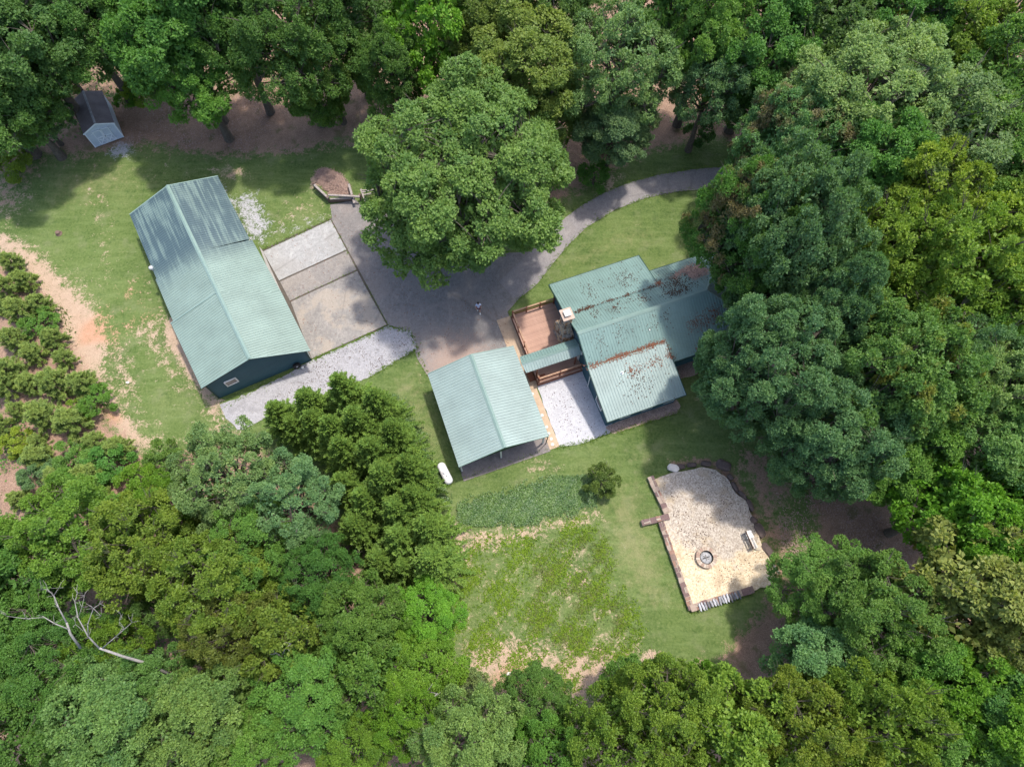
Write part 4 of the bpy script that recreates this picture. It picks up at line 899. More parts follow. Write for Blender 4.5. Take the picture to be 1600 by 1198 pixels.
# faces -Y (towards the camera side); x = left/right
J = [((0, 0, .93), (.13, .10)), ((0, .0, 1.10), (.125, .09)), ((0, .0, 1.30), (.15, .10)), ((0, .0, 1.42), (.09, .07)), ((0, -.01, 1.50), .05), ((0, -.02, 1.60), (.075, .09)), ((0, -.015, 1.68), (.068, .08)),
     ((.18, 0, 1.40), .055), ((.23, .05, 1.14), .042), ((.22, -.03, .92), .032), ((.22, -.06, .83), (.02, .035)),
     ((-.18, 0, 1.40), .055), ((-.23, -.06, 1.14), .042), ((-.2, -.2, .96), .032), ((-.19, -.25, .89), (.02, .035)),
     ((.09, -.01, .86), .09), ((.10, -.12, .48), .058), ((.10, -.10, .10), .04), ((.10, -.16, .05), .04), ((.10, -.27, .035), .03),
     ((-.09, .01, .86), .09), ((-.10, .06, .48), .058), ((-.10, .24, .13), .04), ((-.10, .22, .06), .04), ((-.10, .12, .035), .03)]
E_ = [(0, 1), (1, 2), (2, 3), (3, 4), (4, 5), (5, 6), (3, 7), (7, 8), (8, 9), (9, 10), (3, 11), (11, 12), (12, 13), (13, 14), (0, 15), (15, 16), (16, 17), (17, 18), (18, 19), (0, 20), (20, 21), (21, 22), (22, 23), (23, 24)]
skin_body('body', J, E_, M_skin, pe)
for x, y0_, s_ in ((.22, -.06, 1), (-.19, -.25, -1)):
    for k in range(4): MB().tube([(x + (k - 1.5) * .0, y0_ + (k - 1.5) * .019, .80 if s_ > 0 else .86), (x - .01 * s_, y0_ + (k - 1.5) * .02, .75 if s_ > 0 else .81), (x - .025 * s_, y0_ + (k - 1.5) * .018, .715 - .008 * abs(k - 1.5) if s_ > 0 else .775)], [.009, .009, .006], 6).build('finger', M_skin, pe, True)
    MB().tube([(x - .01 * s_, y0_ - .03, .84 if s_ > 0 else .9), (x - .03 * s_, y0_ - .055, .80 if s_ > 0 else .86)], [.011, .008], 6).build('thumb', M_skin, pe, True)
skin_body('shirt', [((0, 0, .90), (.165, .13)), ((0, 0, 1.10), (.15, .115)), ((0, 0, 1.30), (.175, .125)), ((0, 0, 1.42), (.11, .09)), ((.18, 0, 1.41), .075), ((.215, .03, 1.24), .068), ((-.18, 0, 1.41), .075), ((-.215, -.03, 1.24), .068)],
          [(0, 1), (1, 2), (2, 3), (3, 4), (4, 5), (3, 6), (6, 7)], M_shirt, pe)
skin_body('shorts', [((0, 0, .93), (.15, .12)), ((.095, -.01, .84), .105), ((.10, -.08, .60), .09), ((-.095, .01, .84), .105), ((-.10, .04, .60), .09)], [(0, 1), (1, 2), (0, 3), (3, 4)], M_shorts, pe)
import bmesh
bm = bmesh.new(); bmesh.ops.create_uvsphere(bm, u_segments=16, v_segments=10, radius=1)
for v_ in bm.verts:
    q = v_.co; v_.co = Vector((q.x * .098, q.y * .112 + .018, q.z * .11 + 1.675)) if q.z > -.1 or q.y > .1 else Vector((q.x * .07, q.y * .05 + .03, q.z * .08 + 1.66))
    if q.y > .2 and q.z < .2: v_.co.z -= .08
me = bpy.data.meshes.new('hair'); bm.to_mesh(me); bm.free(); me.materials.append(M_hair); link('hair', me, pe)
MB().tube([(0, -.105, 1.62), (0, -.135, 1.595), (0, -.11, 1.585)], [.01, .018, .01], 6).build('nose', M_skin, pe)
for s_ in (-1, 1):
    MB().lathe([(.001, 1.622), (.013, 1.63), (.001, 1.638)], s_ * .032, -.103, 8).build('eye', M_hair, pe)
    MB().tube([(s_ * .085, 0, 1.60), (s_ * .1, .01, 1.625), (s_ * .09, .01, 1.64)], [.012, .018, .01], 6).build('ear', M_skin, pe)
    MB().tube([(s_ * .10, -.08 if s_ > 0 else .26, .045), (s_ * .10, -.2 if s_ > 0 else .15, .04), (s_ * .10, -.3 if s_ > 0 else .08, .03)], [.052, .052, .035], 10).build('shoe', M_white, pe, True)
MB().bar((-.025, -.105, 1.565), (.025, -.105, 1.565), .01, .008).build('mouth', M_shorts, pe)

# ------------------------------------------------------------------ foliage generators
def unit(a): return a / (np.linalg.norm(a, axis=-1, keepdims=True) + 1e-9)
def leaf_quads(P, D, Nn, size, rnd, aspect=.5):
    """P base, D axis, Nn facing; returns verts (n*4,3)"""
    S = unit(np.cross(D, Nn)) * (size * aspect / 2)[:, None]; L_ = D * size[:, None]; Nn = unit(np.cross(S, L_))
    droop = Nn * (size * rnd.uniform(-.15, .15, len(P)))[:, None]
    return np.stack([P, P + L_ * .5 + S + droop, P + L_, P + L_ * .5 - S + droop], 1)
def broad_crown(name, Rr, Ht, seed, nlobe=13, tuft=0.30, leaf=0.30, fill=1.0, base=.28, per=6, lobe_r=(.30, .44), open_=0.0, depth=(.56, .80)):
    """Crown of lobes > clumps > tufts > single leaves. z from the ground; crown fills base*Ht..Ht"""
    rnd = np.random.default_rng(seed)
    cz = Ht * (base + 1) / 2 - .04 * Ht; hz_ = Ht * (1 - base) / 2
    i = np.arange(nlobe) + .5
    zz = 1 - 1.45 * i / nlobe; ph = i * 2.39996 + rnd.uniform(0, 6); rad = np.sqrt(np.clip(1 - zz ** 2, 0.02, 1))
    Ld = np.stack([rad * np.cos(ph), rad * np.sin(ph), zz], -1) + rnd.normal(0, .13, (nlobe, 3))
    Ld *= np.minimum(1, 1.03 / np.linalg.norm(Ld, axis=-1, keepdims=True)); lr = rnd.uniform(*lobe_r, nlobe) * Rr
    Lp = Ld * np.array([Rr, Rr, hz_]) * rnd.uniform(*depth, nlobe)[:, None] + [0, 0, cz]
    cp_, cr_, cd_, cv_ = [], [], [], []
    for k in range(nlobe):
        nc = int(max(6, 9 * (lr[k] / (.37 * Rr)) ** 2 * (Rr / 6) ** .8))
        dd_ = unit(rnd.normal(0, 1, (nc * 3, 3)) + unit(Ld[k])[None] * .9 + [0, 0, .35]); dd_ = dd_[:nc]
        c = Lp[k] + dd_ * lr[k] * rnd.uniform(.6, .95, nc)[:, None] * [1, 1, .85]
        cp_.append(c); cr_.append(rnd.uniform(.30, .46, nc) * lr[k]); cd_.append(dd_); cv_.append(np.clip(rnd.normal(.5, .25, nc), 0, 1))
    cp_, cr_, cd_, cv_ = map(np.concatenate, (cp_, cr_, cd_, cv_))
    if open_: keep = rnd.random(len(cp_)) > open_; cp_, cr_, cd_, cv_ = cp_[keep], cr_[keep], cd_[keep], cv_[keep]
    TP, TD, TC = [], [], []
    for c, r, d_, cv in zip(cp_, cr_, cd_, cv_):
        n = int(3.0 * math.pi * r * r / tuft ** 2 * fill) + 5
        q = unit(rnd.normal(0, 1, (n, 3)) + d_ * .55 + [0, 0, .35])
        TP.append(c + q * (r * np.cbrt(rnd.uniform(.35, 1.25, n)))[:, None] * [1, 1, .8]); TD.append(q); TC.append(np.full(n, cv))
    TP, TD, TC = map(np.concatenate, (TP, TD, TC))
    en = unit((TP - [0, 0, cz]) / [Rr, Rr, hz_]); er = np.linalg.norm((TP - [0, 0, cz]) / [Rr, Rr, hz_], axis=-1)
    keep = (er > .42) | (rnd.random(len(er)) < .25); TP, TD, TC, en = TP[keep], TD[keep], TC[keep], en[keep]
    # inner foliage that closes the crown
    ni = int(16.0 * Rr ** 2 * (1 - open_)); qi = unit(rnd.normal(0, 1, (ni, 3)) + [0, 0, .5]); ri = rnd.uniform(.40, .74, ni)[:, None]
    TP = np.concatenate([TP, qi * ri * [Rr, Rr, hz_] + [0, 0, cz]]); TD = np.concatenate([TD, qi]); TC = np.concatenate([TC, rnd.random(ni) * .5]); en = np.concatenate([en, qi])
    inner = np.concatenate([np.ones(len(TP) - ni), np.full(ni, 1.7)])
    n = len(TP); TDo = unit(TD + en * .5 + [0, 0, .3])
    Pb = np.repeat(TP, per, 0); Dn = np.repeat(TDo, per, 0)
    D = unit(Dn * .35 + unit(rnd.normal(0, 1, Pb.shape)) * .95); Nn = unit(Dn + [0, 0, .55] + rnd.normal(0, .38, Pb.shape))
    sz = rnd.uniform(.7, 1.25, len(Pb)) * leaf * np.repeat(inner, per)
    Q = leaf_quads(Pb + D * .03, D, Nn, sz, rnd, .55).reshape(-1, 3)
    m = len(Pb)
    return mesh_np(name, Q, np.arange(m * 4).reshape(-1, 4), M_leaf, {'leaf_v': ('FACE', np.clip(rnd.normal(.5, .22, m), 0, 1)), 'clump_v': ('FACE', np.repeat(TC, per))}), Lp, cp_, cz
def trunk_mesh(name, Lp, cp_, Ht, Rr, cz, seed, mat, bare=0.05):
    rnd = random.Random(seed); mb = MB(); r0 = .028 * Ht
    pts = []; n = 6; top = cz + (Ht - cz) * .45
    for i in range(n + 1): pts.append((rnd.uniform(-.12, .12) * i * .5, rnd.uniform(-.12, .12) * i * .5, top * i / n))
    mb.tube(pts, [r0 * (1.35 if i == 0 else 1) * (1 - .78 * i / n) for i in range(n + 1)], 9)
    for k, p in enumerate(Lp):
        s = min(max((p[2] - .45 * Rr) / top, .3), .92); j = s * n; j0 = int(j); a = Vector(pts[j0]).lerp(Vector(pts[min(n, j0 + 1)]), j - j0); b_ = Vector(p)
        md = a.lerp(b_, .5) + Vector((rnd.uniform(-.3, .3), rnd.uniform(-.3, .3), rnd.uniform(-.1, .5))); r = r0 * (1 - .75 * s) * .5
        mb.tube([a, md, b_], [r, r * .6, r * .3], 6, False)
        near = [c for c in cp_ if np.linalg.norm(c - p) < .42 * Rr][:7]
        for c in near:
            c = Vector(c); mb.tube([b_, b_.lerp(c, .55) + Vector((0, 0, rnd.uniform(0, .3))), c], [r * .3, r * .2, .012], 5, False)
    for _ in range(int(len(cp_) * bare)):      # bare pale twigs that poke out
        c = Vector(cp_[rnd.randrange(len(cp_))]); d = Vector((c.x, c.y, (c.z - cz) * 1.2)).normalized()
        for _k in range(3):
            e = c + d * rnd.uniform(.8, 1.5) + Vector((rnd.uniform(-.5, .5), rnd.uniform(-.5, .5), rnd.uniform(0, .5)))
            mb.tube([c, c.lerp(e, .5) + Vector((rnd.uniform(-.15, .15), rnd.uniform(-.15, .15), .05)), e], [.03, .02, .008], 4, False)
    return mb.mesh(name, mat)
def conifer(name, Rr, Ht, seed, mat):
    rnd = np.random.default_rng(seed); P, D, Nn, S, CV = [], [], [], [], []
    z = .06 * Ht
    while z < Ht - .12:
        t = z / Ht; Lb = Rr * (1 - t) ** .9 * rnd.uniform(.85, 1.12) + .08; nbr = 6 if t < .9 else 5
        a0 = rnd.uniform(0, 6.28)
        for k in range(nbr):
            a = a0 + k * 6.283 / nbr + rnd.normal(0, .2); rise = .25 + .9 * t ** 2; l = Lb * rnd.uniform(.75, 1.15); cv = np.clip(rnd.normal(.5, .25), 0, 1)
            ax = np.array([math.cos(a), math.sin(a), rise]); sd_ = np.array([-math.sin(a), math.cos(a), 0]); m = int(l / .075) + 3
            tt = np.linspace(.18, 1, m)
            base = np.array([0, 0, z]) + ax * (tt * l)[:, None] + np.array([0, 0, 1.0]) * (-.12 * (tt * l) ** 2 * (1 - t))[:, None]
            for sgn in (-1, 1, 0, 2):
                if sgn == 2: d = unit(ax * .8 + [0, 0, .7] + rnd.normal(0, .25, (m, 3)))
                elif sgn == 0: d = unit(ax + rnd.normal(0, .22, (m, 3)))
                else: d = unit(ax * .75 + sd_ * sgn * .9 + [0, 0, .12] + rnd.normal(0, .2, (m, 3)))
                P.append(base + rnd.normal(0, .03, (m, 3))); D.append(d); Nn.append(unit(np.array([0, 0, 1.0]) + rnd.normal(0, .45, (m, 3))))
                S.append(rnd.uniform(.17, .34, m) * (1.1 - .35 * tt)); CV.append(np.full(m, cv))
        z += .16 + .09 * (1 - t)
    P, D, Nn, S, CV = map(np.concatenate, (P, D, Nn, S, CV)); Q = leaf_quads(P, D, Nn, S, rnd, .38).reshape(-1, 3); m = len(P)
    return mesh_np(name, Q, np.arange(m * 4).reshape(-1, 4), mat, {'leaf_v': ('FACE', np.clip(rnd.normal(.5, .25, m), 0, 1)), 'clump_v': ('FACE', CV)})
def pine_sapling(name, Rr, Ht, seed):
    rnd = np.random.default_rng(seed); P, D, Nn, S, CV = [], [], [], [], []; mb = MB()
    mb.tube([(0, 0, 0), (.03, 0, Ht * .5), (0, 0, Ht)], [.05, .03, .01], 6)
    z = .12 * Ht
    while z < Ht:
        t = z / Ht; a0 = rnd.uniform(0, 6.28)
        for k in range(6):
            a = a0 + k * 1.047 + rnd.normal(0, .25); l = (Rr * (1 - t) ** .6 + .12) * rnd.uniform(.7, 1.15); rise = .35 + .6 * t
            ax = np.array([math.cos(a), math.sin(a), rise]); cv = np.clip(rnd.normal(.5, .25), 0, 1)
            mb.tube([(0, 0, z), tuple(np.array([0, 0, z]) + ax * l * .95)], [.018, .006], 4, False)
            tw_ = [(1.0, ax)] + [(rnd.uniform(.4, .95), unit(ax + rnd.normal(0, .5, 3))) for _ in range(5)]
            for tt, dr_ in tw_:
                c = np.array([0, 0, z]) + ax * l * tt; m = 20
                for off in (0, .14, .28):
                    c2 = c + unit(dr_) * (off if tt < 1 else -off)
                    d = unit(unit(dr_) * .7 + unit(rnd.normal(0, 1, (m, 3)))); P.append(np.repeat(c2[None], m, 0)); D.append(d); Nn.append(unit(rnd.normal(0, .6, (m, 3)) + [0, 0, 1])); S.append(rnd.uniform(.14, .26, m)); CV.append(np.full(m, cv))
        z += .30
    P, D, Nn, S, CV = map(np.concatenate, (P, D, Nn, S, CV)); Q = leaf_quads(P, D, Nn, S, rnd, .16).reshape(-1, 3); m = len(P)
    me = mesh_np(name, Q, np.arange(m * 4).reshape(-1, 4), M_needle, {'leaf_v': ('FACE', np.clip(rnd.normal(.5, .25, m), 0, 1)), 'clump_v': ('FACE', CV)})
    return me, mb.mesh('trunk', M_brownwood)

# ------------------------------------------------------------------ tree prototypes
PROTO = {}
def proto(key, Rr, Ht, seed, **k):
    me, Lp, cp_, cz = broad_crown('crown', Rr, Ht, seed, **k); tm = trunk_mesh('trunk', Lp, cp_, Ht, Rr, cz, seed, M_bark if key != 'pale' else M_deadwood, k.get('open_', 0) * .5 + .04)
    PROTO[key] = (me, tm, Rr, Ht)
proto('oak1', 6.0, 16, 1, nlobe=34, lobe_r=(.20, .35), leaf=.22, tuft=.27); proto('oak2', 6.0, 16, 2, nlobe=28, lobe_r=(.24, .40), leaf=.25, tuft=.29); proto('oak3', 5.2, 15, 3, nlobe=26, leaf=.20, tuft=.25, lobe_r=(.24, .38))
proto('fine1', 5.5, 15, 4, nlobe=42, leaf=.16, tuft=.22, lobe_r=(.18, .30)); proto('fine2', 5.5, 15, 5, nlobe=36, leaf=.18, tuft=.23, lobe_r=(.18, .31), open_=.08)
proto('open1', 5.5, 14, 6, nlobe=34, open_=.18, leaf=.22, tuft=.28, lobe_r=(.18, .32)); proto('open2', 5.0, 13, 7, nlobe=28, open_=.15, leaf=.28, tuft=.33, lobe_r=(.2, .35))
proto('tall1', 4.6, 18, 8, nlobe=36, base=.18, lobe_r=(.24, .40), leaf=.20, tuft=.26); proto('tall2', 4.6, 17, 9, nlobe=32, base=.12, lobe_r=(.25, .42), leaf=.22, tuft=.27)
proto('small1', 3.0, 8, 10, nlobe=18, base=.15, leaf=.19, tuft=.23, lobe_r=(.26, .42)); proto('small2', 2.2, 4.5, 11, nlobe=10, base=.05, leaf=.17, tuft=.20)
proto('hero', 8.8, 17.5, 13, nlobe=95, base=.08, lobe_r=(.14, .25), leaf=.22, tuft=.29, depth=(.5, .78))
proto('hero2', 7.6, 16.5, 14, nlobe=62, base=.10, lobe_r=(.16, .30), leaf=.23, tuft=.29, depth=(.5, .84))
COL = {'green': (.100, .212, .044), 'deep': (.078, .168, .046), 'mid': (.080, .184, .042), 'oak': (.126, .240, .070), 'blue': (.112, .216, .094), 'sage': (.145, .242, .094),
       'lime': (.140, .235, .036), 'yellow': (.168, .245, .034), 'olive': (.118, .205, .034), 'bright': (.112, .250, .030), 'khaki': (.110, .172, .040), 'pale': (.155, .228, .060), 'pine': (.170, .255, .070), 'cedar': (.104, .190, .040), 'ivy': (.066, .135, .038)}
rt = random.Random(99)
def tree(px, py, rpx, H, key, colr, label, group, mat=None, name='broadleaf_tree', zc=.62, colj=.14, cat='tree', rz=None):
    me, tm, R0, H0 = PROTO[key]
    p = at(px, py, H * zc); s = math.dist(p, (0, 0, CAM_H)) * rpx / FPX / R0
    o = thing(name, label, cat, (p[0], p[1], 0), rt.uniform(0, 6.28) if rz is None else rz, group)
    c = link('crown', me, o); c['kind'] = 'stuff'; t = link('trunk', tm, o)
    c.scale = t.scale = (s, s, H / H0)
    k = 1 + rt.uniform(-colj, colj); c.color = tuple(x * k * (1 + rt.uniform(-.08, .08)) for x in COL[colr]) + (1,)
    if mat: c.material_slots[0].link = 'OBJECT'; c.material_slots[0].material = mat
    return o
G1, G2, G3, G4, G5, G6 = 'trees of the upper left wood', 'trees along the top edge', 'trees of the right hand wood', 'trees of the lower right wood', 'trees of the lower left wood', 'trees along the bottom edge'
# upper left wood
for a in [
 (30, 60, 95, 17, 'oak1', 'deep', 'dark green tree filling the extreme top left corner', G1),
 (112, 22, 78, 17, 'fine1', 'mid', 'mid green tree at the top behind the shed, left of a dark gap', G1),
 (10, 150, 68, 13, 'oak2', 'mid', 'round leafy tree on the left edge above the lawn', G1),
 (88, 92, 46, 10, 'oak3', 'oak', 'lighter green tree leaning over the shed roof', G1),
 (60, 185, 38, 6, 'small1', 'blue', 'low bluish tree directly left of the shed', G1),
 (200, 10, 58, 16, 'tall1', 'deep', 'narrow dark tree behind the gap right of the shed', G1),
 (270, 45, 88, 18, 'oak2', 'mid', 'large green tree at the top with a yellowish crown, right of the shed gap', G1),
 (305, 120, 68, 13, 'oak3', 'green', 'rounded green tree bulging over the leaf litter right of the shed', G1),
 (238, 118, 26, 4, 'small2', 'deep', 'small dark tree in the gap just behind the shed', G1),
 (358, 30, 75, 18, 'oak1', 'deep', 'dark tree at the top edge between two big crowns', G1),
 (455, 55, 92, 18, 'fine1', 'mid', 'broad tree at the top with crown reaching over the brown clearing', G1),
 (505, 90, 60, 14, 'oak3', 'green', 'tree whose right side hangs over the brown clearing', G1),
 (495, 155, 42, 6, 'small1', 'green', 'small round tree standing alone in the brown clearing', G1),
 (545, 20, 66, 17, 'tall2', 'deep', 'dark tall tree at the top edge left of the pale green one', G1),
 (-60, 120, 90, 16, 'oak1', 'deep', 'dark tree cut by the left picture edge above the lawn', G1),
 (196, 150, 16, 2.2, 'small2', 'bright', 'little bright bush at the rear right corner of the shed', G1),
 (212, 138, 20, 3, 'small2', 'yellow', 'little yellowish bush by the wood edge right of the shed', G1),
 # top
 (612, 110, 48, 15, 'tall1', 'mid', 'slim shaded tree just behind the big oak on its left', G2),
 (668, 48, 74, 17, 'open2', 'bright', 'bright green glossy tree at the top behind the big oak', G2),
 (818, 108, 92, 17, 'tall1', 'khaki', 'tall olive brown tree directly right behind the big oak', G2),
 (762, 45, 70, 17, 'tall2', 'khaki', 'olive tree at the top left of the tallest olive brown one', G2),
 (868, 165, 48, 12, 'tall1', 'khaki', 'small olive tree tucked between the oak and the pale tree', G2),
 (860, 20, 70, 17, 'oak1', 'deep', 'dark tree on the top edge behind the olive brown tree', G2),
 (968, 100, 92, 17, 'fine2', 'sage', 'big pale green tree with bare twigs above the lane bend', G2),
 (958, 205, 58, 10, 'oak2', 'blue', 'bluish green tree low beside the lane bend', G2),
 (1040, 40, 60, 17, 'open2', 'mid', 'tree at the top between the pale tree and dark wood', G2),
 (1100, 60, 70, 17, 'oak3', 'green', 'yellow green topped tree at the top above the tree trunk', G2),
 (1112, 130, 62, 14, 'open1', 'blue', 'tree above the lane with its bare trunk showing', G2),
 (1195, 70, 88, 17, 'oak1', 'mid', 'large dark green tree on the top right of the lane', G2),
 (1185, 158, 54, 10, 'oak2', 'deep', 'deep green tree in shade left of the russet crown', G2),
 (1290, 45, 90, 17, 'oak2', 'deep', 'dark tree at the top behind the sunlit pale crown', G2),
 (1390, 30, 84, 17, 'fine1', 'mid', 'tree at the top edge just left of the yellow green ones', G2),
 (1478, 75, 78, 16, 'open1', 'olive', 'olive green tree near the top right corner', G2),
 (1560, 35, 88, 17, 'open1', 'lime', 'yellow green tree in the extreme top right corner', G2),
 (1095, 205, 22, 2.6, 'small2', 'deep', 'small dark bush beside the bare trunk above the lane', G2),
 (930, 268, 26, 3.2, 'small2', 'mid', 'small shaded bush at the lane bend', G2),
 # right wood
 (1345, 165, 118, 19, 'fine1', 'sage', 'broad pale sunlit tree with flat crown in the upper right', G3),
 (1455, 215, 112, 18, 'fine2', 'sage', 'wide greyish green tree right of the pale flat crown', G3),
 (1255, 215, 96, 17, 'hero2', 'blue', 'tree with russet dying patches at the top of its crown', G3, M_leafrust),
 (1170, 345, 84, 20, 'fine1', 'mid', 'tree with brownish dying leaves overhanging the lawn edge', G3, M_leafrust),
 (1330, 260, 92, 17, 'oak1', 'mid', 'rounded green tree in the middle of the right wood', G3),
 (1240, 352, 112, 22, 'hero2', 'blue', 'big dark rounded tree beside the far end of the house', G3),
 (1190, 420, 62, 18, 'oak3', 'mid', 'tree leaning over the hipped end of the house roof', G3),
 (1565, 250, 92, 17, 'fine1', 'green', 'feathery green tree on the right edge in the upper wood', G3),
 (1560, 150, 80, 17, 'open1', 'green', 'green tree on the right edge below the corner crown', G3),
 (1440, 330, 84, 17, 'open1', 'yellow', 'yellow green tree with the sharpest sunlit top', G3),
 (1390, 395, 84, 16, 'open1', 'lime', 'yellow green tree left of its group above the blue green giant', G3),
 (1490, 420, 92, 17, 'open1', 'lime', 'yellow green tree in the middle of the right wood', G3),
 (1575, 400, 92, 17, 'open1', 'yellow', 'yellow green tree cut by the right picture edge', G3),
 (1570, 500, 72, 15, 'open1', 'lime', 'lower yellow green tree on the right edge', G3),
 (1350, 470, 46, 10, 'oak3', 'olive', 'small olive tree behind the blue green giant', G3),
 (1210, 565, 122, 18, 'hero', 'blue', 'blue green tree beside the house, left part of the giant clump', G3),
 (1290, 500, 62, 18, 'oak2', 'blue', 'blue green crown top rising highest behind the giant clump', G3),
 (1400, 580, 118, 18, 'hero2', 'oak', 'large green tree forming the right half of the giant clump', G3, M_leafolive),
 (1310, 670, 112, 15, 'hero', 'blue', 'drooping blue green tree over the brown leaf litter', G3),
 (1405, 715, 72, 12, 'oak2', 'green', 'dark lower tree at the foot of the giant clump', G3),
 (1495, 565, 66, 15, 'fine2', 'blue', 'bluish tree between the giant clump and the right edge', G3),
 (1565, 620, 82, 16, 'fine1', 'sage', 'pale green tree on the right edge beside the giant clump', G3),
 (1560, 715, 82, 15, 'oak3', 'oak', 'green tree on the right edge below the pale one', G3),
 (1490, 800, 76, 14, 'open2', 'bright', 'bright green tree right of the brown litter clearing', G3),
 (1575, 820, 82, 15, 'oak2', 'bright', 'bright green tree on the right edge above the olive tree', G3),
 (1440, 765, 36, 7, 'small1', 'deep', 'small dark tree at the edge of the brown litter clearing', G3),
 (1665, 320, 90, 17, 'oak1', 'green', 'tree just beyond the right picture edge in the upper wood', G3),
 (1660, 560, 90, 16, 'oak2', 'mid', 'tree just beyond the right picture edge at mid height', G3),
 # lower right
 (1300, 925, 80, 10, 'fine1', 'green', 'green tree touching the lower corner of the fire pit terrace', G4),
 (1370, 960, 86, 14, 'fine2', 'green', 'speckled green tree right of the terrace corner tree', G4),
 (1510, 930, 98, 15, 'open2', 'pale', 'pale olive tree with grey twigs in the lower right wood', G4),
 (1585, 980, 78, 15, 'open1', 'pale', 'pale olive tree cut by the right edge', G4),
 (1290, 1055, 82, 11, 'oak1', 'blue', 'rounded blue green tree below the terrace corner trees', G4),
 (1425, 1050, 66, 12, 'oak3', 'green', 'green tree between the blue green crown and the olive one', G4),
 (1500, 1090, 76, 14, 'oak2', 'bright', 'bright green tree in the lower right, left of the corner', G4),
 (1580, 1130, 86, 14, 'oak3', 'mid', 'green tree in the extreme lower right corner', G4),
 (1440, 1165, 72, 13, 'oak3', 'green', 'green tree on the bottom edge left of the corner', G4),
 (1250, 1150, 88, 16, 'fine2', 'lime', 'yellow green tree at the bottom below the blue green crown', G4),
 (1355, 1140, 84, 16, 'open1', 'lime', 'yellow green tree at the bottom with a broken grey limb', G4),
 (1160, 1090, 22, 4, 'small2', 'bright', 'small vivid bush below the lawn tip', G4),
 (1100, 1068, 30, 5, 'small2', 'bright', 'vivid green bush at the lower lawn edge', G4),
 # bottom
 (1140, 1150, 88, 15, 'open2', 'lime', 'yellow green tree on the bottom edge below the vivid bush', G6),
 (1040, 1115, 88, 15, 'fine2', 'lime', 'yellow green tree at the bottom right of the meadow', G6),
 (960, 1160, 76, 14, 'open1', 'olive', 'olive tree on the bottom edge under the meadow', G6),
 (990, 1080, 46, 7, 'small1', 'green', 'small green tree at the meadow edge', G6),
 (835, 1105, 58, 9, 'fine1', 'mid', 'shaded green tree at the lower meadow edge', G6),
 (735, 1160, 74, 14, 'oak3', 'oak', 'pale topped tree on the bottom edge below the meadow', G6),
 (845, 1190, 66, 12, 'oak1', 'green', 'green tree cut by the bottom edge under the meadow', G6),
 (640, 1120, 58, 11, 'fine2', 'bright', 'bright tree left of a bare snag at the bottom', G6),
 (560, 1170, 50, 10, 'oak3', 'olive', 'olive tree on the bottom edge right of the litter gap', G6),
 (665, 960, 56, 8, 'oak3', 'bright', 'vivid green tree on the left rim of the meadow', G6),
 (650, 1040, 60, 9, 'oak2', 'bright', 'vivid green tree lower on the left rim of the meadow', G6),
 (735, 1085, 34, 5.5, 'small1', 'sage', 'small greyish tree at the bottom left meadow corner', G6),
 # lower left
 (560, 965, 66, 12, 'oak3', 'green', 'green tree below the conifer group', G5),
 (500, 900, 62, 12, 'fine1', 'mid', 'shaded tree left under the conifer group', G5),
 (575, 1045, 62, 12, 'open2', 'green', 'green tree left of the vivid rim trees', G5),
 (480, 1090, 74, 12, 'oak1', 'green', 'rounded green tree above the brown litter gap', G5),
 (450, 985, 68, 13, 'open2', 'olive', 'olive tree in the middle of the lower left wood', G5),
 (395, 1075, 36, 8, 'small1', 'mid', 'small tree above the dark fallen log', G5),
 (330, 910, 82, 14, 'open1', 'olive', 'broad olive leaved tree right of the dead tree', G5),
 (370, 985, 62, 13, 'open1', 'khaki', 'brownish olive tree right of the dead trunk', G5),
 (225, 855, 78, 13, 'open1', 'olive', 'olive green tree above the dead branches', G5),
 (120, 830, 84, 13, 'fine2', 'olive', 'olive green tree below the pine scrub', G5),
 (30, 890, 66, 12, 'open2', 'mid', 'green tree on the left edge below the pine scrub', G5),
 (25, 985, 62, 12, 'fine2', 'green', 'green tree on the left edge beside the dead branches', G5),
 (90, 1050, 76, 13, 'fine1', 'mid', 'fine leaved tree under the dead trunk', G5),
 (170, 1020, 50, 11, 'open1', 'olive', 'olive tree directly below the dead trunk', G5),
 (180, 1125, 82, 14, 'oak2', 'oak', 'light green lobed tree on the bottom edge left', G5),
 (250, 1065, 46, 12, 'oak3', 'oak', 'light green tree touching the butt of the dead trunk', G5),
 (320, 1130, 78, 14, 'oak2', 'oak', 'light green lobed tree on the bottom edge, right one', G5),
 (400, 1170, 56, 12, 'oak3', 'green', 'green tree on the bottom edge left of the litter gap', G5),
 (30, 1130, 74, 13, 'oak1', 'mid', 'green tree in the extreme lower left corner', G5),
 (355, 745, 82, 14, 'fine2', 'sage', 'pale green tree left beside the conifer group', G5),
 (452, 780, 78, 13, 'fine2', 'blue', 'bluish pale tree tucked against the conifer group', G5),
 (395, 850, 74, 12, 'fine1', 'green', 'green tree below the pale pair beside the conifers', G5),
 (285, 790, 56, 10, 'oak3', 'bright', 'bright green tree left of the pale green one', G5),
 (235, 960, 34, 7, 'small1', 'deep', 'small dark green tree behind the dead branches', G5),
 (-60, 950, 80, 13, 'oak2', 'mid', 'tree just beyond the left picture edge in the lower wood', G5),
]:
    tree(*a)
# the big oak
tree(725, 272, 182, 18.5, 'hero', 'oak', 'huge rounded oak standing alone between the driveway and the wood', None, name='oak_tree', zc=.56, rz=2.9)
sb_ = tree(942, 751, 27, 2.9, 'small2', 'khaki', 'dark round shrub at the right end of the ivy bed', None, name='shrub', cat='shrub')
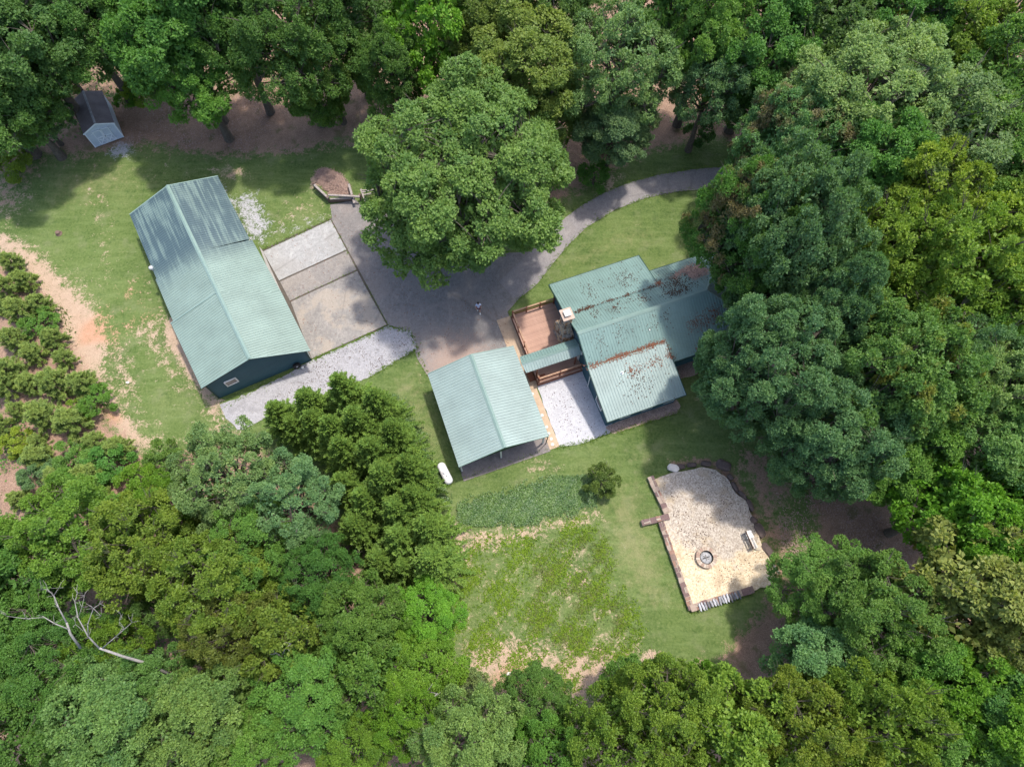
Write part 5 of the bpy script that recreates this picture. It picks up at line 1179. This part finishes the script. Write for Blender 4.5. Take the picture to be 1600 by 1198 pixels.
# crape-like shrubs in the pine scrub
for a in [(148, 622, 24, 2.4, 'small2', 'green', 'bright green bush at the right edge of the pine scrub'), (110, 715, 28, 2.8, 'small2', 'green', 'bright green bush low in the pine scrub'),
          (50, 735, 24, 2.4, 'small2', 'blue', 'bluish bush at the lower left of the pine scrub'), (215, 750, 30, 3, 'small2', 'bright', 'vivid bush where the scrub meets the lower wood'),
          (165, 720, 30, 3, 'small2', 'mid', 'mid green bush beside the red clay patch'), (20, 690, 20, 2, 'small2', 'yellow', 'yellowish bush on the left edge of the pine scrub'),
          (60, 505, 24, 2.2, 'small2', 'green', 'bright bush in the upper pine scrub'), (250, 715, 28, 3, 'small2', 'green', 'green bush at the lower end of the clay track'),
          (110, 770, 34, 4, 'small2', 'green', 'green bush just above the olive trees'), (12, 250, 26, 3, 'small2', 'yellow', 'yellowish bush on the left edge beside the lawn'), (120, 640, 18, 1.8, 'small2', 'lime', 'lime coloured bush beside the bright one in the scrub')]:
    tree(*a, 'bushes among the young pines', name='bush', cat='bush')
# conifer group
ckeys = [conifer('crown', 2.6, 9.5, 30 + i, M_needle) for i in range(3)]
ctr = MB().tube([(0, 0, 0), (0, 0, 5), (0, 0, 9.2)], [.16, .09, .02], 8).mesh('trunk', M_bark)
for i, (x, y, s, h, lab) in enumerate([
 (470, 612, .95, 8.0, 'leftmost front conifer of the row beside the gravel path'), (422, 632, .85, 6.5, 'lowest conifer at the left tip of the group by the gravel'), (523, 588, 1.0, 9.0, 'topmost conifer of the group touching the gravel path'),
 (578, 612, 1.0, 9.0, 'conifer at the upper right of the group by the carport lawn'), (508, 655, 1.0, 9.5, 'conifer second from the left in the second row'), (545, 640, 1.0, 9.5, 'conifer in the heart of the upper group'),
 (606, 660, .9, 9.5, 'conifer on the right side facing the carport roof'), (524, 688, .95, 9.5, 'conifer above the dark hollow in the group'), (570, 690, 1.05, 10, 'conifer in the centre right of the group'),
 (588, 732, 1.1, 10.5, 'tall starry conifer in the middle of the group'), (628, 716, .9, 10, 'conifer facing the propane tank'), (560, 768, .95, 9, 'conifer on the lower left side of the group'),
 (612, 786, 1.0, 9, 'conifer just above the two lower tips'), (660, 815, .95, 9, 'conifer with bright starry top next to the ivy bed'), (615, 830, .95, 8.5, 'conifer at the lower left of the group above the litter'),
 (668, 868, 1.05, 8.5, 'lowest conifer at the bottom tip by the meadow'), (636, 765, .85, 9, 'conifer tucked behind the propane tank side'), (448, 655, .75, 5.5, 'small brownish conifer at the left under the group'), (625, 880, .7, 6, 'small conifer beside the lowest one'),
 (478, 645, .85, 7.5, 'shaded conifer behind the leftmost front one'), (525, 745, .85, 8.5, 'conifer touching the bluish pale tree'), (545, 812, .9, 8, 'conifer filling the lower left hollow of the group'), (585, 868, .85, 7, 'conifer on the litter left of the bottom tip'), (560, 655, .9, 8, 'slim conifer squeezed between the upper rows')]):
    h2 = h; p = at(x, y, h2); o = thing('conifer_tree', lab, 'conifer', (p[0], p[1], 0), i * 1.3, 'conifers between the gravel path and the meadow')
    c = link('crown', ckeys[i % 3], o); c['kind'] = 'stuff'; t = link('trunk', ctr, o); c.scale = t.scale = (s, s, h2 / 9.5); k = 1 + rt.uniform(-.08, .08); c.color = tuple(q * k for q in COL['cedar']) + (1,)
# young pines
sap = [pine_sapling('crown', 1.35, 3.6, 50 + i) for i in range(3)]
PL = [(18, 410, ''), (38, 438, ''), (5, 450, ''), (62, 475, ''), (30, 486, ''), (84, 528, ''), (20, 530, ''), (52, 552, ''), (100, 560, ''), (12, 580, ''), (48, 600, ''), (86, 598, ''), (26, 640, ''), (68, 648, ''), (2, 665, ''), (112, 660, ''), (60, 690, ''), (148, 690, ''), (90, 745, ''), (140, 745, ''), (30, 780, ''), (185, 700, ''), (5, 600, ''), (130, 600, ''), (60, 715, ''), (5, 480, ''), (150, 775, '')]
rp = ['nearest the top left lawn corner', 'by the upper end of the bare clay track', 'on the left edge near the scrub top', 'closest to the clay track at its upper bend', 'in the upper scrub left of a bright bush', 'right of the bright bush in the upper scrub', 'left of the bare red soil on the edge',
      'in the middle of the upper scrub', 'beside the widest clay patch', 'on the left below the red soil', 'in the exact middle of the scrub', 'above the bright right hand bush', 'left of the scrub middle', 'just below the scrub middle', 'cut by the left edge beside a yellowish bush',
      'directly below the bright right hand bush', 'above the bluish bush', 'beside the lower clay track', 'right of the bluish bush', 'above the exposed red clay patch', 'at the lower left end of the scrub', 'right of the mid green bush', 'cut by the left edge at mid scrub', 'left of the bright right hand bush', 'between bluish and bright bushes', 'cut by the left edge near the scrub top', 'last one before the lower wood']
for i, (x, y, _) in enumerate(PL):
    s = rt.uniform(.5, .9); p = at(x, y, 2.0 * s); o = thing('young_pine', 'feathery young pine ' + rp[i], 'pine', (p[0], p[1], 0), rt.uniform(0, 6), 'young pines on the clay slope')
    m_, t_ = sap[i % 3]; c = link('crown', m_, o); c['kind'] = 'stuff'; t = link('trunk', t_, o); c.scale = t.scale = (s * 1.15, s * 1.15, s); c.color = COL['pine'] + (1,)

# dead tree leaning through the lower left canopy, snags and fallen log
def limb_tree(name, label, cat, trunk, limbs, mat, group=None, lift=0, thin=1):
    b0 = trunk[0][0]; q0 = at(*b0[:2], b0[2]); o = thing(name, label, cat, (q0[0], q0[1], 0), 0, group)
    def wl(pts): return [tuple(np.array(at(x, y, z + lift)) - [q0[0], q0[1], 0]) for x, y, z in pts]
    MB().tube(wl([p for p, _ in trunk]), [r * thin for _, r in trunk], 8).build('trunk', mat, o, True)
    rz_ = random.Random(len(label))
    extra = []
    for l in limbs:
        for (p, r) in l[1:]:
            for _ in range(3 if lift else 1):
                q = (p[0] + rz_.uniform(-13, 13), p[1] + rz_.uniform(-15, 6), p[2] + rz_.uniform(0, .6)); m_ = ((p[0] + q[0]) / 2 + rz_.uniform(-2, 2), (p[1] + q[1]) / 2, (p[2] + q[2]) / 2)
                extra.append([(p, max(r * .5, .02)), (m_, .016), (q, .007)])
    for l in limbs + extra: MB().tube(wl([p for p, _ in l]), [r * thin for _, r in l], 6).build('branch', mat, o, True)
    return o
limb_tree('dead_tree', 'bleached dead tree lying through the canopy with forked bare branches', 'dead tree',
 [((263, 1052, 6.5), .17), ((230, 1036, 7.6), .15), ((192, 1025, 9.0), .13), ((155, 1012, 10.2), .10)],
 [[((155, 1012, 10.2), .09), ((138, 994, 10.9), .065), ((122, 965, 11.6), .05), ((117, 940, 12.2), .035), ((121, 926, 12.5), .018)],
  [((138, 994, 10.9), .05), ((137, 975, 11.5), .04), ((146, 950, 12.0), .03), ((156, 943, 12.3), .016)], [((146, 950, 12), .025), ((158, 962, 12), .012)],
  [((160, 1012, 10.2), .05), ((180, 995, 10.8), .04), ((195, 982, 11), .03), ((206, 972, 11.2), .015)], [((195, 982, 11), .02), ((186, 970, 11.4), .018), ((189, 960, 11.5), .01)],
  [((122, 965, 11.6), .03), ((128, 948, 12), .02), ((132, 930, 12.3), .012)], [((130, 985, 11.2), .025), ((118, 975, 11.5), .012)]], M_deadwood, None, 2.6, .62)
limb_tree('dead_branch', 'forked pale bare limb left of the dead trunk', 'dead tree',
 [((126, 1012, 9.2), .13), ((110, 990, 10.2), .11), ((104, 972, 10.8), .09)],
 [[((104, 972, 10.8), .08), ((92, 950, 11.4), .06), ((84, 930, 11.9), .05), ((74, 920, 12.2), .03), ((64, 921, 12.4), .015)], [((84, 930, 11.9), .03), ((92, 918, 12.2), .014)],
  [((106, 982, 10.6), .06), ((86, 974, 11), .05), ((66, 962, 11.4), .03)], [((70, 964, 11.3), .03), ((40, 966, 11.6), .025), ((10, 962, 11.8), .015)]], M_deadwood, None, 2.6, .62)
limb_tree('dead_snag', 'thin bare grey snag at the bottom beside the vivid bushes', 'dead tree', [((672, 1125, 4), .08), ((672, 1105, 6), .06), ((674, 1085, 7.5), .05)],
 [[((674, 1085, 7.5), .05), ((683, 1083, 8), .04), ((676, 1090, 8.2), .02)], [((674, 1085, 7.5), .04), ((666, 1082, 8), .02)]], M_deadwood)
limb_tree('dead_snag', 'small forked bare snag above the rounded tree in the lower left wood', 'dead tree', [((444, 1037, 8), .06), ((440, 1025, 9.5), .05), ((425, 1015, 10.2), .03)],
 [[((440, 1025, 9.5), .04), ((446, 1012, 10.2), .03), ((455, 1005, 10.6), .015)], [((432, 1020, 10), .03), ((420, 1022, 10.2), .015)]], M_deadwood)
limb_tree('fallen_log', 'dark grey fallen log between crowns in the lower left wood', 'log', [((372, 1101, 1.2), .3), ((400, 1096, 1.5), .28), ((428, 1092, 1.8), .25)], [], M_bark)

# stray leaves and litter on the open ground, loose and uncountable
def stray(name, label, px, n, z, mats_, seed, lo=.03, hi=.08):
    r_ = np.random.default_rng(seed); poly = gpoly(px); xs = [p[0] for p in poly]; ys = [p[1] for p in poly]
    X = r_.uniform(min(xs), max(xs), n * 5); Y = r_.uniform(min(ys), max(ys), n * 5)
    k = inpoly(X, Y, poly) & (np.sin(X * 1.1 + seed) * np.sin(Y * .9) + r_.normal(0, .6, n * 5) > 0); X, Y = X[k][:n], Y[k][:n]; n = len(X)
    D = unit(r_.normal(0, 1, (n, 3)) * [1, 1, .2]); Nn = unit(r_.normal(0, .4, (n, 3)) + [0, 0, 1]); S = r_.uniform(lo, hi, n) * 1.4
    Q = leaf_quads(np.stack([X, Y, z + r_.uniform(.01, .03, n)], -1), D, Nn, S, r_, .8).reshape(-1, 3)
    return tag(link(name, mesh_np(name, Q, np.arange(n * 4).reshape(-1, 4), mats_)), label, 'leaf litter', None, 'stuff')
stray('fallen_leaves', 'dark leaf crumbs scattered on the fire pit gravel', [(1030, 750), (1120, 735), (1170, 790), (1200, 890), (1090, 935)], 800, .255, M_fallendk, 61)
stray('fallen_leaves', 'dry leaves scattered on the driveway and pad', [(420, 395), (520, 330), (700, 430), (790, 490), (800, 545), (660, 560), (600, 515), (490, 550)], 700, .035, M_fallen, 62)
stray('fallen_leaves', 'few dark leaves on the white gravel court', [(845, 600), (910, 590), (945, 665), (885, 690)], 160, .03, M_fallendk, 63)
stray('fallen_leaves', 'brown weeds and crumbs on the gravel path', [(400, 640), (490, 568), (600, 518), (645, 530), (610, 565), (500, 615)], 700, .025, M_fallendk, 64)
stray('fallen_leaves', 'pale dry leaves on the brown litter clearing', [(1200, 700), (1430, 790), (1430, 900), (1230, 900)], 3000, .02, M_stick, 65, .05, .12)
stray('fallen_leaves', 'pale dry leaves on the brown ground right of the shed', [(190, 160), (600, 140), (600, 225), (420, 240), (200, 230)], 4000, .02, M_stick, 66, .05, .13)
def edge_tufts(name, label, lines, seed, col=(.11, .19, .035)):
    r_ = np.random.default_rng(seed); P = []
    for ln, per in lines:
        for (a, b_) in zip(ln, ln[1:]):
            A_, B_ = np.array(at(*a)), np.array(at(*b_)); n = int(np.linalg.norm(B_ - A_) * per); t = r_.random(n)[:, None]
            nrm = np.array([-(B_ - A_)[1], (B_ - A_)[0], 0]); nrm = nrm / (np.linalg.norm(nrm) + 1e-9); P.append(A_ + (B_ - A_) * t + nrm * r_.normal(0, .10, n)[:, None] * (1 + 1.5 * (r_.random(n)[:, None] < .15)))
    P = np.concatenate(P); m = 4; n = len(P); P = np.repeat(P, m, 0) + [0, 0, .02]; D = unit(r_.normal(0, 1, (n * m, 3)) * [1, 1, 0] + [0, 0, .5]); Nn = unit(r_.normal(0, .3, (n * m, 3)) + [0, 0, 1])
    Q = leaf_quads(P, D, Nn, r_.uniform(.06, .17, n * m), r_, .3).reshape(-1, 3)
    o = link(name, mesh_np(name, Q, np.arange(n * m * 4).reshape(-1, 4), M_leaf, {'leaf_v': ('FACE', r_.random(n * m)), 'clump_v': ('FACE', r_.random(n * m))})); o.color = col + (1,); return tag(o, label, 'grass', None, 'stuff')
edge_tufts('grass', 'grass tufts creeping over the edges of paving and gravel', [([(411, 390), (517, 342)], 22), ([(487, 563), (607, 510), (641, 517), (652, 545)], 26), ([(652, 545), (612, 568), (575, 590)], 26), ([(345, 640), (398, 610), (487, 565)], 8),
    ([(652, 550), (670, 588)], 14), (lane[10:21], 12), (lane[1:8], 12), ([(874, 699), (918, 690), (952, 676)], 30), ([(1060, 644), (1003, 663), (958, 677)], 24), ([(1012, 745), (1036, 800)], 22), ([(1028, 816), (1078, 957), (1180, 924)], 22), ([(723, 748), (873, 696)], 16), ([(604, 508), (560, 425), (518, 345)], 5), ([(454, 470), (557, 422)], 4)], 71)

# ivy bed and strips, weeds, undergrowth (uncountable)
def leaf_bed(name, label, px, n, zlo, zhi, size, col, mat, cat='ground cover', seed=1, holes=.0, kind='stuff'):
    r_ = np.random.default_rng(seed); poly = gpoly(px); xs = [p[0] for p in poly]; ys = [p[1] for p in poly]
    X = r_.uniform(min(xs), max(xs), n * 3); Y = r_.uniform(min(ys), max(ys), n * 3)
    wob = .5 * np.sin(X * 2.1 + Y) * np.sin(Y * 1.7 - X * .6) + .35 * np.sin(X * 5.3 - Y * 4.1)
    k = (sdist(X, Y, poly) + wob * .45 + r_.normal(0, .28, n * 3) > .1) & (r_.random(n * 3) > holes * (.5 + .5 * np.sin(X * .9 + 1) * np.sin(Y * 1.1))); X, Y, wob = X[k][:n], Y[k][:n], wob[k][:n]; n = len(X)
    Z = (zlo + (zhi - zlo) * r_.random(n)) * (.75 + .5 * np.abs(wob))
    D = unit(r_.normal(0, 1, (n, 3)) * [1, 1, .35]); Nn = unit(r_.normal(0, .35, (n, 3)) + [0, 0, 1]); S = r_.uniform(.7, 1.3, n) * size
    Q = leaf_quads(np.stack([X, Y, Z], -1), D, Nn, S, r_, .7).reshape(-1, 3)
    me = mesh_np(name, Q, np.arange(n * 4).reshape(-1, 4), mat, {'leaf_v': ('FACE', r_.random(n)), 'clump_v': ('FACE', np.clip(.5 + wob, 0, 1))})
    o = link(name, me); o.color = col + (1,); return tag(o, label, cat, None, kind)
leaf_bed('ivy', 'blue green ivy bed between the carport lawn and the meadow', [(715, 792), (740, 783), (800, 768), (860, 748), (915, 742), (930, 762), (932, 785), (900, 797), (850, 806), (815, 822), (790, 815), (770, 822), (735, 822), (715, 808)], 26000, .04, .22, .12, COL['ivy'], M_ivy, seed=2, holes=.25)
leaf_bed('ivy', 'thin strip of ivy between the conifers and the carport lawn', [(612, 615), (640, 640), (668, 700), (690, 750), (708, 785), (692, 790), (672, 750), (650, 690), (615, 640)], 8000, .04, .2, .11, COL['ivy'], M_ivy, seed=3, holes=.2)
def weeds(name, label, px, n, h, w_, cols, seed, thr=0.0):
    r_ = np.random.default_rng(seed); poly = gpoly(px); xs = [p[0] for p in poly]; ys = [p[1] for p in poly]
    X = r_.uniform(min(xs), max(xs), n * 4); Y = r_.uniform(min(ys), max(ys), n * 4)
    wob = np.sin(X * 1.3 + Y * .4 + seed) * np.sin(Y * 1.1 - X * .5) + .5 * np.sin(X * 3.1 - Y * 2.7)
    k = (sdist(X, Y, poly) > r_.uniform(-.3, .9, n * 4)) & (wob + r_.normal(0, .5, n * 4) > thr); X, Y, wob = X[k][:n], Y[k][:n], wob[k][:n]; n = len(X); m = 4
    P = np.repeat(np.stack([X, Y, np.zeros(n)], -1), m, 0); D = unit(r_.normal(0, 1, (n * m, 3)) * [1, 1, 0] + [0, 0, .55]); Nn = unit(r_.normal(0, .3, (n * m, 3)) + [0, 0, 1])
    Q = leaf_quads(P + D * .02, D, Nn, r_.uniform(.5, 1.2, n * m) * h, r_, w_).reshape(-1, 3)
    me = mesh_np(name, Q, np.arange(n * m * 4).reshape(-1, 4), M_leaf, {'leaf_v': ('FACE', r_.random(n * m)), 'clump_v': ('FACE', np.repeat(np.clip(.5 + wob * .4, 0, 1), m))})
    o = link(name, me); o.color = cols + (1,); return tag(o, label, 'weeds', None, 'stuff')
mead = [(700, 850), (740, 840), (820, 825), (930, 805), (960, 870), (1000, 960), (1020, 1030), (960, 1090), (880, 1090), (720, 1040), (690, 960), (690, 900)]
weeds('weeds', 'patchy green weeds and rough grass over the lower meadow', mead, 5200, .20, .34, (.135, .235, .028), 4, .1)
weeds('weeds', 'dry brownish weed stalks in the middle of the meadow', [(820, 850), (940, 820), (970, 920), (1000, 1020), (900, 1040), (820, 980)], 1300, .2, .2, (.13, .165, .06), 5, .1)
weeds('weeds', 'rough green weeds between the young pines', [(-40, 400), (40, 410), (110, 500), (150, 620), (220, 740), (180, 800), (-40, 820)], 4500, .26, .3, (.07, .125, .022), 6, .15)
def forest_floor():
    r_ = np.random.default_rng(9); n = 16000; out = []
    B = gpoly(clearing); xa = r_.uniform(-66, 62, n * 4); ya = r_.uniform(-14, 74, n * 4)
    wob = np.sin(xa * .35 + 1) * np.sin(ya * .31) + .6 * np.sin(xa * .9 - ya * .7)
    ok = (sdist(xa, ya, B) < -1.5) & (wob + r_.normal(0, .4, n * 4) > .25) & ~inpoly(xa, ya, gpoly([(1200, 740), (1440, 780), (1430, 910), (1240, 890)])) & ~inpoly(xa, ya, gpoly([(190, 160), (600, 120), (600, 240), (190, 240)]))
    xa, ya, wob = xa[ok][:n], ya[ok][:n], wob[ok][:n]; n = len(xa); m = 7
    hz_ = np.clip(.25 + wob * .7, .2, 1.4) * r_.random(n)
    P = np.repeat(np.stack([xa, ya, hz_], -1), m, 0) + r_.normal(0, .16, (n * m, 3)) * [1, 1, .4]; D = unit(r_.normal(0, 1, P.shape) * [1, 1, .4]); Nn = unit(r_.normal(0, .4, P.shape) + [0, 0, 1])
    Q = leaf_quads(P, D, Nn, r_.uniform(.14, .3, len(P)), r_, .6).reshape(-1, 3)
    me = mesh_np('undergrowth', Q, np.arange(len(P) * 4).reshape(-1, 4), M_leaf, {'leaf_v': ('FACE', r_.random(len(P))), 'clump_v': ('FACE', r_.random(len(P)))})
    o = link('undergrowth', me); o.color = COL['mid'] + (1,); tag(o, 'low green undergrowth scattered over the woodland floor', 'undergrowth', None, 'stuff')
forest_floor()
